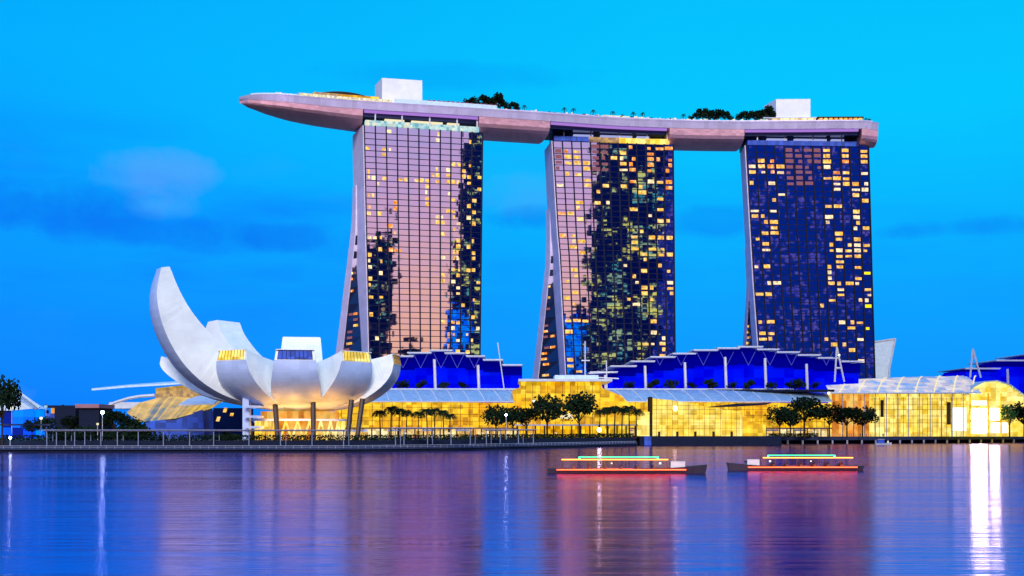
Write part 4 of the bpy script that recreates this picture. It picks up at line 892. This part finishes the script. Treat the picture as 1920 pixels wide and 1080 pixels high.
# ---------------------------------------------------------------- vegetation
def leafcluster(mb, c, r, n_, s, rnd, flat=1.0, m=None):
    for _ in range(n_):
        while True:
            v = Vector((rnd.uniform(-1, 1), rnd.uniform(-1, 1), rnd.uniform(-1, 1)))
            if .25 < v.length < 1: break
        v.z *= flat; p = c + v * r; u = Vector((rnd.gauss(0, 1), rnd.gauss(0, 1), rnd.gauss(0, 1))).normalized(); w_ = u.orthogonal().normalized(); k = s * rnd.uniform(.6, 1.3)
        mb.poly([p + u * k, p + w_ * k * .7, p - u * k, p - w_ * k * .7], m)
def make_tree(h, rad, seed, name='broadleaf_tree', leaf='leaf_dark', trunk=.35, n_=14, ls=.42):
    rnd = random.Random(seed); t = thing(name, 'x', 'tree', (0, 0, 0)); mb = MB(); hb = h * .30
    mb.bar((0, 0, -.3), (0, 0, hb), .26, 7, .2); mb.bar((0, 0, hb), (.2, .1, h * .7), .2, 6, .1); cs = []
    for k in range(n_):
        a = rnd.uniform(0, 6.28); e = rnd.uniform(-.25, 1.0); rr = rad * rnd.uniform(.35, .72) * math.cos(e * .9)
        c = Vector((rr * math.cos(a), rr * math.sin(a), h * .58 + e * h * .27)); cs.append(c)
        if k % 2 == 0: mb.bar((0, 0, hb + rnd.uniform(0, 1)), c, .13, 5, .04)
    mb.build('trunk', M['bark'], t); mb = MB()
    for c in cs: leafcluster(mb, c, rad * rnd.uniform(.32, .48), 46, ls, rnd, .75)
    mb.build('crown', M[leaf], t); return t
def make_palm(h, seed, name='palm_tree', fr=2.6, nf=22, w_=.60):
    rnd = random.Random(seed); t = thing(name, 'x', 'palm', (0, 0, 0)); mb = MB(); prev = Vector((0, 0, -.3)); lean = rnd.uniform(-.4, .4)
    for k in range(1, 6): q = Vector((lean * (k / 5) ** 2, 0, h * k / 5)); mb.bar(prev, q, .26 - .02 * k, 7, .24 - .02 * k); prev = q
    mb.build('trunk', M['bark'], t); mb = MB()
    for k in range(nf):
        a = 6.28 * k / nf + rnd.uniform(-.2, .2); up = rnd.uniform(.1, 1.0); pv = prev.copy(); L_ = fr * rnd.uniform(.85, 1.1); seg = 7
        for j in range(seg):
            f = (j + 1) / seg; p = prev + Vector((math.cos(a) * L_ * f, math.sin(a) * L_ * f, up * 1.3 * math.sin(f * 2.4) - 1.9 * f * f)); d = (p - pv); sd = Vector((-math.sin(a), math.cos(a), 0))
            for s_ in (-1, 1):
                for m_ in range(2):
                    b0 = pv + d * (m_ * .5); ln = w_ * 2.4 * (1 - .6 * f); tip = b0 + sd * s_ * ln + Vector((math.cos(a) * .25, math.sin(a) * .25, -.35 * ln)); mb.poly([b0, b0 + d * .35, tip])
            mb.poly([pv - sd * .04, p - sd * .03, p + sd * .03, pv + sd * .04]); pv = p
    mb.build('crown', M['leaf_dark'], t); return t
def make_bush(rad, h, seed, leaf='leaf_dark'):
    rnd = random.Random(seed); t = thing('bush', 'x', 'bush', (0, 0, 0)); mb = MB()
    for k in range(4): mb.bar((0, 0, -.2), (rnd.uniform(-.4, .4) * rad, rnd.uniform(-.3, .3) * rad, h * .5), .08, 4, .03)
    mb.build('stem', M['bark'], t); mb = MB()
    for k in range(9): leafcluster(mb, Vector((rnd.uniform(-.65, .65) * rad, rnd.uniform(-.5, .5) * rad, h * rnd.uniform(.3, .75))), rad * .42, 34, .3 + rad * .04, rnd, .8)
    mb.build('foliage', M[leaf], t); return t
USED = set()
def put(proto, loc, rz, s, label, group):
    if proto.name not in USED:
        USED.add(proto.name); proto.location = loc; proto.rotation_euler = (0, 0, rz); proto.scale = s if isinstance(s, tuple) else (s,) * 3; proto['label'] = label; proto['group'] = group; return proto
    return copy_tree(proto, loc, rz, s, label=label, group=group)
rnd = random.Random(5)
treesA = [make_tree(10, 4.9, k, n_=18) for k in (1, 2, 3)]
palmA = [make_palm(8.5, k) for k in (1, 2, 3)]
def gnd(px, D, z=GZ): return (PX(px, D), D, z)
# palms in front of the left mall wing
for k, (px, D, s) in enumerate(((713, 488, .92), (733, 482, 1.04), (748, 494, .98), (762, 484, .92), (784, 490, .88), (801, 484, .96), (815, 492, 1.0), (832, 486, .92), (843, 498, .82))):
    put(palmA[k % 3], gnd(px, D), k * 1.3, s * 1.5, 'dark palm in the row standing before the gold mall wing right of the lotus museum', 'palms before the left mall wing')
for k, (px, D, s) in enumerate(((1124, 566, .92), (1138, 570, 1.0), (1152, 566, 1.04), (1166, 572, .98), (1180, 566, 1.04), (1193, 572, .95))):
    put(palmA[(k + 1) % 3], gnd(px, D), k * 1.7, s * 1.7, 'dark palm in the row between the theatre and the small crystal pavilion', 'palms left of the crystal pavilion')
big = (('medium round tree immediately right of the palm row before the left mall wing', 930, 520, 1.6), ('low wide tree between the medium round tree and the large dark round tree', 962, 528, 1.5), ('low wide tree whose crown touches the large dark round tree from the left', 988, 532, 1.5),
       ('large dark round tree in front of the left half of the theatre block', 1026, 540, 2.15), ('large dark round tree in front of the right half of the theatre block', 1086, 552, 2.25))
for k, (L_, px, D, s) in enumerate(big): put(treesA[k % 3], gnd(px, D), k * 2.1, s, L_, 'round trees along the promenade')
for k, (px, D, s, L_) in enumerate(((1462, 612, 1.9, 'round tree just right of the crystal pavilion annex'), (1508, 618, 2.6, 'tallest dark tree between the crystal pavilion and the event hall'), (1482, 616, 1.8, 'smaller tree tucked against the left side of the tallest tree'), (1555, 622, 2.1, 'dark tree at the left corner of the event hall'), (1588, 630, 1.95, 'middle tree of three before the left end of the event hall'), (1617, 634, 1.95, 'rightmost tree of three before the left end of the event hall'))):
    put(treesA[(k + 1) % 3], gnd(px, D), k * 1.1, (s * .95, s * .95, s * .9), L_, 'round trees along the promenade')
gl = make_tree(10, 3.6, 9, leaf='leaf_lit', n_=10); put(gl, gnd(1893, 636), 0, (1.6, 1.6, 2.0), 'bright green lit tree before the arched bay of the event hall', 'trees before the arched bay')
put(treesA[0], gnd(1920, 636), 2, (1.8, 1.8, 2.0), 'dark tree cut by the right edge of the photo', 'trees before the arched bay')
put(treesA[1], gnd(4, 404, 2.3), 2, (1.5, 1.5, 2.5), 'tall dark tree cut by the left edge of the photo', 'trees at the far left')
for k, (px, D, s, L_) in enumerate(((60, 470, .9, 'small dark tree in front of the sloping white grandstand beams'), (85, 468, 1.0, 'dark tree between the grandstand and the orange lit kiosk'), (215, 460, 1.3, 'dark broad tree behind the bright white street lamp at left'), (240, 462, 1.15, 'dark tree at the foot of the left glass pavilion'), (135, 480, 1.1, 'dark tree right beside the orange lit kiosk'))):
    put(treesA[k % 3], gnd(px, D), k * 2.5, (s * 1.1, s * 1.1, s * .95), L_, 'trees at the far left')
bush = [make_bush(3.4, 3.6, 1), make_bush(3.0, 3.0, 2)]
for k, px in enumerate((112, 124, 138, 152, 168, 184, 202, 222, 240, 258, 275, 405, 422, 440)):
    put(bush[k % 2], gnd(px, 432 + (k % 3) * 3), k * 1.9, rnd.uniform(.9, 1.3) * (1.25 if px < 300 else .9), 'dark leafy bush in the planting bed left of the lotus museum stair tower' if px > 300 else 'dark leafy bush in the long bed behind the left covered walkway', 'bushes left of the lotus museum')
# ornamental shrubs on the hall terraces (dark against the blue light)
tb = make_bush(3.0, 4.2, 6)
for (L_, G_, D, zb, xs) in (('dark terrace shrub in front of the glowing wall of the smaller blue hall', 'terrace shrubs of the smaller blue hall', 628, 30.5, (755, 790, 832, 868)), ('dark terrace shrub in front of the glowing wall of the wide blue hall', 'terrace shrubs of the wide blue hall', 656, 31.5, (1180, 1225, 1258, 1298, 1333, 1373, 1404, 1447, 1480, 1496, 1528))):
    for k, px in enumerate(xs): put(tb, (PX(px, D), D, zb), k * 1.3, rnd.uniform(1.1, 1.6), L_, G_)
for (nm, D, x0, x1, z, lab) in (('roof_terrace', 628, 735, 985, 30.4, 'planted roof terrace slab at the foot of the smaller blue hall'), ('roof_terrace', 656, 1140, 1560, 31.4, 'planted roof terrace slab at the foot of the wide blue hall')):
    mb = MB(); mb.box(PX(x0, D), PX(x1, D), D - 5, D + 5, z - 1.2, z); tag(mb.build(nm, M['stone_dark']), lab, 'terrace')
# hedges: continuous dark planting, uncountable
mb = MB(); rh = random.Random(3)
def hedge_line(pts, h, dens):
    for a, b in zip(pts, pts[1:]):
        a, b = Vector(a), Vector(b); L_ = (b - a).length
        for _ in range(int(L_ * dens)):
            p = a.lerp(b, rh.random()) + Vector((0, rh.uniform(-1, 1), rh.uniform(0, h))); u = Vector((rh.gauss(0, 1), rh.gauss(0, 1), rh.gauss(0, 1))).normalized(); w_ = u.orthogonal().normalized(); k = rh.uniform(.25, .5); mb.poly([p + u * k, p + w_ * k * .7, p - u * k, p - w_ * k * .7])
L = [(x, y + 17.5, 4.0) for x, y in SH if -183 <= x <= 62]; hedge_line([(-215, 412.5, 4.0)] + L, 2.1, 26)
hedge_line([(PX(1440, 606), 606, 4), (PX(1560, 612), 640, 4)], 2.0, 26)
tag(mb.build('hedge', M['leaf_dark']), 'dark green clipped hedge running along the top of the waterfront steps', 'hedge', kind='stuff')
# far wood behind the left bank
mb = MB(); rh = random.Random(8)
for _ in range(5200):
    x = rh.uniform(-330, -95); y = 640 + rh.uniform(-8, 20); hh = 8 + 6 * math.sin(x * .06) + 4 * math.sin(x * .17 + 1); p = Vector((x, y, GZ + rh.random() * max(4, hh))); u = Vector((rh.gauss(0, 1), rh.gauss(0, 1), rh.gauss(0, 1))).normalized(); w_ = u.orthogonal().normalized(); k = rh.uniform(.8, 1.7); mb.poly([p + u * k, p + w_ * k * .7, p - u * k, p - w_ * k * .7])
tag(mb.build('distant_wood', M['leaf_dark']), 'dark far off wood seen low behind the left bank', 'wood', kind='stuff')
# trees and palms on the sky park
roofT = [make_tree(6.2, 2.8, 20 + k, 'roof_tree', n_=9) for k in range(2)]
for k, (px, off, s) in enumerate(((884, 20, 1.0), (894, 16, 1.1), (905, 22, .9), (915, 15, 1.15), (925, 18, 1.05), (934, 14, 1.3), (944, 17, 1.1), (953, 15, .85), (962, 20, .75), (972, 17, .9))):
    p = deck(px, off - 8); put(roofT[k % 2], (p.x, p.y, HT), k, s * 1.5, 'dark tree in the sky park grove above the right edge of the leftmost tower', 'sky park trees near the leftmost tower')
for k, (px, off, s) in enumerate(((1302, 18, .75), (1312, 16, 1.0), (1322, 15, 1.3), (1332, 18, 1.2), (1343, 15, 1.25), (1354, 17, 1.2), (1364, 15, 1.1), (1375, 18, .9))):
    p = deck(px, off - 8); put(roofT[k % 2], (p.x, p.y, HT), k, s * 1.35, 'dark tree in the sky park grove between the middle and rightmost towers', 'sky park trees between two towers')
for k, (px, off, s) in enumerate(((1390, 16, .9), (1399, 15, 1.15), (1409, 17, 1.25), (1420, 15, 1.0), (1430, 17, 1.35), (1440, 15, 1.5), (1450, 17, 1.25))):
    p = deck(px, off - 8); put(roofT[k % 2], (p.x, p.y, HT), k, s * 1.3, 'dark tree in the sky park grove directly left of the smaller plant room', 'sky park trees beside the smaller plant room')
for k in range(26):
    px = 968 + k * 12.6 + rnd.uniform(-4, 4); p = deck(px, rnd.uniform(3, 6)); put(roofT[k % 2], (p.x, p.y, HT), k, (rnd.uniform(.35, .6), .5, rnd.uniform(.22, .38)), 'low shrub in the planting strip along the sky park edge above the middle tower', 'sky park edge shrubs')
rp_ = make_palm(5.6, 8, 'roof_palm', 1.7, 12, .3)
for k, (px, off) in enumerate(((990, 8), (1064, 7), (1081, 7), (1118, 7), (1155, 7), (1174, 8), (1193, 7), (1210, 7), (1286, 7), (1632, 9), (1640, 9))):
    p = deck(px, off); put(rp_, (p.x, p.y, HT), k * 1.1, 1.0 if k not in (5, 9, 10) else .75, 'small lone palm on the sky park deck above the middle tower' if 1 <= k <= 8 else ('small palm at the rounded right tip of the sky park' if k > 8 else 'small palm at the right end of the grove by the leftmost tower'), 'palms on the sky park')

# ---------------------------------------------------------------- street lamps
def lamp(px, py, D, zb, L_, light='lamp_white', r=.38, grp='waterfront lamps'):
    p = P(px, py, D); t = thing('street_lamp', L_, 'lamp', (p.x, p.y, zb), grp); mb = MB(); mb.bar((p.x, p.y, zb), (p.x, p.y, p.z - r), .12, 6, .08); mb.build('pole', M['steel_white'], t)
    mb = MB(); mb.sphere(p, r, seg=10, rings=7); mb.build('lamp_globe', M[light], t); mb = MB(); mb.bar((p.x, p.y, p.z + r * .8), (p.x, p.y, p.z + r * 1.3), r * .9, 8, r * .3); mb.build('cap', M['dark_metal'], t)
lamp(192, 773, 425, 4, 'bright white lamp on a tall post behind the left covered walkway', 'lamp_cyan', .62)
lamp(183, 795, 425, 4, 'small lamp low beside the tall bright post at left', 'cream_light', .5)
lamp(19, 821, 402, 2.3, 'lamp glowing near the water at the left edge', 'lamp_cyan', .42)
lamp(118, 763, 500, 4, 'white lamp in front of the orange lit kiosk', 'white_light', .8)
lamp(77, 784, 440, 4, 'lamp at the foot of the grandstand', 'white_light', .6)
lamp(86, 762, 500, 4, 'pale blue lamp between the grandstand and the kiosk', 'cyan_light', .7)
lamp(22, 764, 440, 4, 'white lamp before the grandstand screen at the left edge', 'white_light', .7)
lamp(949, 778, 470, 4, 'pale lamp between two round trees right of the palm row', 'lamp_cyan', .45)
lamp(1001, 752, 545, 4, 'greenish lamp beside the crown of the large round tree', 'white_light', .7)
lamp(994, 778, 545, 4, 'second lower lamp under the greenish lamp by the large round tree', 'white_light', .6)
lamp(1124, 806, 552, 4, 'very bright lamp at the promenade left of the palms by the crystal pavilion', 'lamp_white', .95)
lamp(1554, 737, 640, 4, 'bright lamp at the roof corner of the event hall', 'white_light', .9)
for k, px in enumerate((760, 842, 905, 1042)): lamp(px, 812, 480 if px < 950 else 545, 4, 'low bollard lamp among the hedge before the mall', 'lit_window_pale', .5, 'low bollard lamps')

# ---------------------------------------------------------------- people strolling on the promenade
def make_person(seed, top, legs):
    rnd = random.Random(seed); t = tag(None or bpy.data.objects.new('person', None), 'x', 'person'); bpy.data.objects.remove(t)
    me = bpy.data.meshes.new('person'); bm = bmesh.new(); st = .22
    J = {'pel': (0, 0, .95), 'che': (0, 0, 1.32), 'nec': (0, 0, 1.5), 'hd': (0, -.02, 1.62), 'top': (0, 0, 1.75), 'sl': (-.19, 0, 1.42), 'el': (-.26, .03, 1.13), 'wl': (-.24, -.06, .88), 'sr': (.19, 0, 1.42), 'er': (.26, .04, 1.13), 'wr': (.24, -.02, .88),
         'hl': (-.1, 0, .9), 'kl': (-.11, -st * .5, .5), 'al': (-.11, -st * .4, .07), 'tl': (-.11, -st * .4 - .17, .04), 'hr': (.1, 0, .9), 'kr': (.11, st * .3, .5), 'ar': (.11, st, .08), 'tr': (.11, st - .15, .03)}
    E = [('pel', 'che'), ('che', 'nec'), ('nec', 'hd'), ('hd', 'top'), ('che', 'sl'), ('sl', 'el'), ('el', 'wl'), ('che', 'sr'), ('sr', 'er'), ('er', 'wr'), ('pel', 'hl'), ('hl', 'kl'), ('kl', 'al'), ('al', 'tl'), ('pel', 'hr'), ('hr', 'kr'), ('kr', 'ar'), ('ar', 'tr')]
    RD = {'pel': .15, 'che': .17, 'nec': .06, 'hd': .10, 'top': .07, 'sl': .07, 'sr': .07, 'el': .05, 'er': .05, 'wl': .035, 'wr': .035, 'hl': .10, 'hr': .10, 'kl': .065, 'kr': .065, 'al': .045, 'ar': .045, 'tl': .04, 'tr': .04}
    ks = list(J); vv = {k: bm.verts.new(J[k]) for k in ks}
    for a, b in E: bm.edges.new((vv[a], vv[b]))
    bm.to_mesh(me); bm.free(); o = bpy.data.objects.new('person', me); col.objects.link(o); md = o.modifiers.new('skin', 'SKIN')
    for i, k in enumerate(ks): me.skin_vertices[0].data[i].radius = (RD[k], RD[k] * .8); me.skin_vertices[0].data[i].use_root = (k == 'pel')
    dg = bpy.context.evaluated_depsgraph_get(); dg.update(); ev = o.evaluated_get(dg); m2 = bpy.data.meshes.new_from_object(ev); o.modifiers.clear(); o.data = m2; m2.name = 'person'
    m2.materials.clear()
    for m_ in (top, legs, 'skin', 'hair'): m2.materials.append(M[m_])
    for p in m2.polygons:
        z = p.center.z; p.use_smooth = True; p.material_index = 1 if z < .95 else (0 if z < 1.5 and not (abs(p.center.x) > .2 and z < 1.1) else (3 if z > 1.66 else 2))
    tag(o, 'x', 'person'); WL[o.name] = Vector((0, 0, 0)); return o
peeps = [make_person(1, 'cloth_dark', 'cloth_dark'), make_person(2, 'cloth_red', 'cloth_dark'), make_person(3, 'cloth_pale', 'cloth_dark')]
kinds = ('in dark clothes', 'in a red top', 'in a pale top'); rnd = random.Random(21); ui = set()
def person(k, x, y, z, L_, g):
    o = peeps[k]
    if k in ui: o = o.copy(); col.objects.link(o)
    ui.add(k); o.location = (x, y, z); o.rotation_euler = (0, 0, rnd.uniform(0, 6.28)); s = rnd.uniform(.94, 1.06); o.scale = (s, s, s); tag(o, L_, 'person', g)
for j in range(44):
    k = rnd.choice((0, 0, 1, 2)); px = rnd.uniform(1570, 1915); D0_ = interp([(x, y) for x, y in SH], PX(px, 665)) + rnd.uniform(2, 10); person(k, PX(px, D0_), D0_, 4.02, 'person %s strolling on the boardwalk before the event hall' % kinds[k], 'people on the right boardwalk')
for j in range(14):
    k = rnd.choice((0, 1, 2)); px = rnd.uniform(720, 1000); x = PX(px, 450); y = interp(SH, x) + 13; person(k, x, y, 4.02, 'person %s walking behind the railing before the mall' % kinds[k], 'people before the left mall wing')

# ---------------------------------------------------------------- boats
def boat_hull(mb, L_, B, z0, z1, m=None, sheer=.5):
    rg = []
    for k in range(15):
        t = k / 14; x = -L_ / 2 + L_ * t; b = B / 2 * (math.sin(math.pi * min(1, max(0, .12 + t * .80))) ** .6 if t > .5 else min(1, .72 + t * .56)); b = max(.06, b); s_ = sheer * (2 * t - .9) ** 2 if t > .45 else sheer * .3 * (1 - 2 * t) ** 2
        rg.append([Vector((x, -b, z1 + s_)), Vector((x * .97, -b * .62, z0)), Vector((x * .97, b * .62, z0)), Vector((x, b, z1 + s_))])
    mb.loft(rg, m)
def river_boat(px, py, L_, label, flip):
    D = CH * F / (py - 805); x = PX(px, D); t = thing('river_boat', label, 'boat', (x, D, 0), 'low river tour boats'); mb = MB(); boat_hull(mb, L_, 4.2, -.4, .75, sheer=.7)
    def add(mb, name, m_, par=t):
        mb.v = [(x + (v[0] * flip), D + v[1], v[2]) for v in mb.v]; return mb.build(name, M[m_], par, recalc=True)
    add(mb, 'hull', 'hull_dark'); mb = MB(); mb.box(-L_ * .44, L_ * .36, -2.16, -2.02, .62, .78); mb.box(-L_ * .44, L_ * .36, 2.02, 2.16, .62, .78); add(mb, 'red_light_strip', 'red_light')
    mb = MB(); mb.box(-L_ * .42, L_ * .26, -1.9, 1.9, 2.55, 2.72); rf = add(mb, 'roof', 'boat_wood'); mb = MB(); mb.box(-L_ * .41, L_ * .25, -2.02, -1.92, 2.50, 2.66); mb.box(-L_ * .41, L_ * .25, 1.92, 2.02, 2.50, 2.66); add(mb, 'orange_light_strip', 'orange_light', rf)
    mb = MB(); mb.box(-L_ * .3, L_ * .2, -.1, .1, 2.95, 3.08); mb.box(-L_ * .3, -L_ * .29, -.04, .04, 2.72, 2.95); mb.box(L_ * .19, L_ * .2, -.04, .04, 2.72, 2.95); add(mb, 'green_light_strip', 'green_light', rf)
    for k in range(9):
        q = -L_ * .40 + L_ * .64 * k / 8
        for s_ in (-1.8, 1.8): mb = MB(); mb.bar((q, s_, .75), (q, s_, 2.55), .06, 5); add(mb, 'roof_post', 'boat_wood')
    for k in range(6):
        q = -L_ * .34 + L_ * .5 * k / 5; mb = MB(); mb.box(q, q + .4, -1.5, 1.5, .76, 1.2); mb.box(q - .08, q, -1.5, 1.5, .76, 1.6); add(mb, 'bench', 'boat_wood')
    mb = MB(); mb.box(L_ * .27, L_ * .36, -1.2, 1.2, .9, 2.2); cb = add(mb, 'cabin', 'hull_white'); mb = MB(); mb.box(L_ * .355, L_ * .365, -1.0, 1.0, 1.5, 2.0); add(mb, 'windscreen', 'dark_glass', cb)
    mb = MB(); mb.sphere((L_ * .2, -2.1, 1.9), .22); mb.sphere((-L_ * .1, -2.05, 1.9), .16); add(mb, 'deck_lamp', 'lamp_white' if False else 'white_light')
river_boat(1175, 887, 30, 'nearer dark river tour boat with red, orange and green light strips, left of the other', 1)
river_boat(1490, 882, 27, 'dark river tour boat with red, orange and green light strips, right of the other', -1)
D = 640; x = PX(1656, D)
D = CH * F / 29.5; x = PX(1656, D); t = thing('motor_boat', 'small blue and white motor boat moored under the boardwalk at right', 'boat', (x, D, 0)); mb = MB(); boat_hull(mb, 8.5, 2.8, -.3, .9, sheer=.4); mb.v = [(x + v[0], D + v[1], v[2]) for v in mb.v]; mb.build('hull', M['hull_white'], t, recalc=True)
mb = MB(); mb.hexa([(x - 3.2, D - 1.0, .95), (x + .8, D - 1.0, .95), (x + .8, D + 1.0, .95), (x - 3.2, D + 1.0, .95)], [(x - 2.9, D - .9, 2.9), (x + .2, D - .9, 2.9), (x + .2, D + .9, 2.9), (x - 2.9, D + .9, 2.9)]); cb = mb.build('cabin', M['blue_glass'], t)
mb = MB(); mb.box(x - 3.1, x + .5, D - 1.05, D + 1.05, 2.92, 3.1); mb.build('roof', M['hull_white'], cb)
mb = MB(); mb.sphere((x + 2.2, D - .9, 1.6), .35); mb.build('lamp', M['white_light'], t)
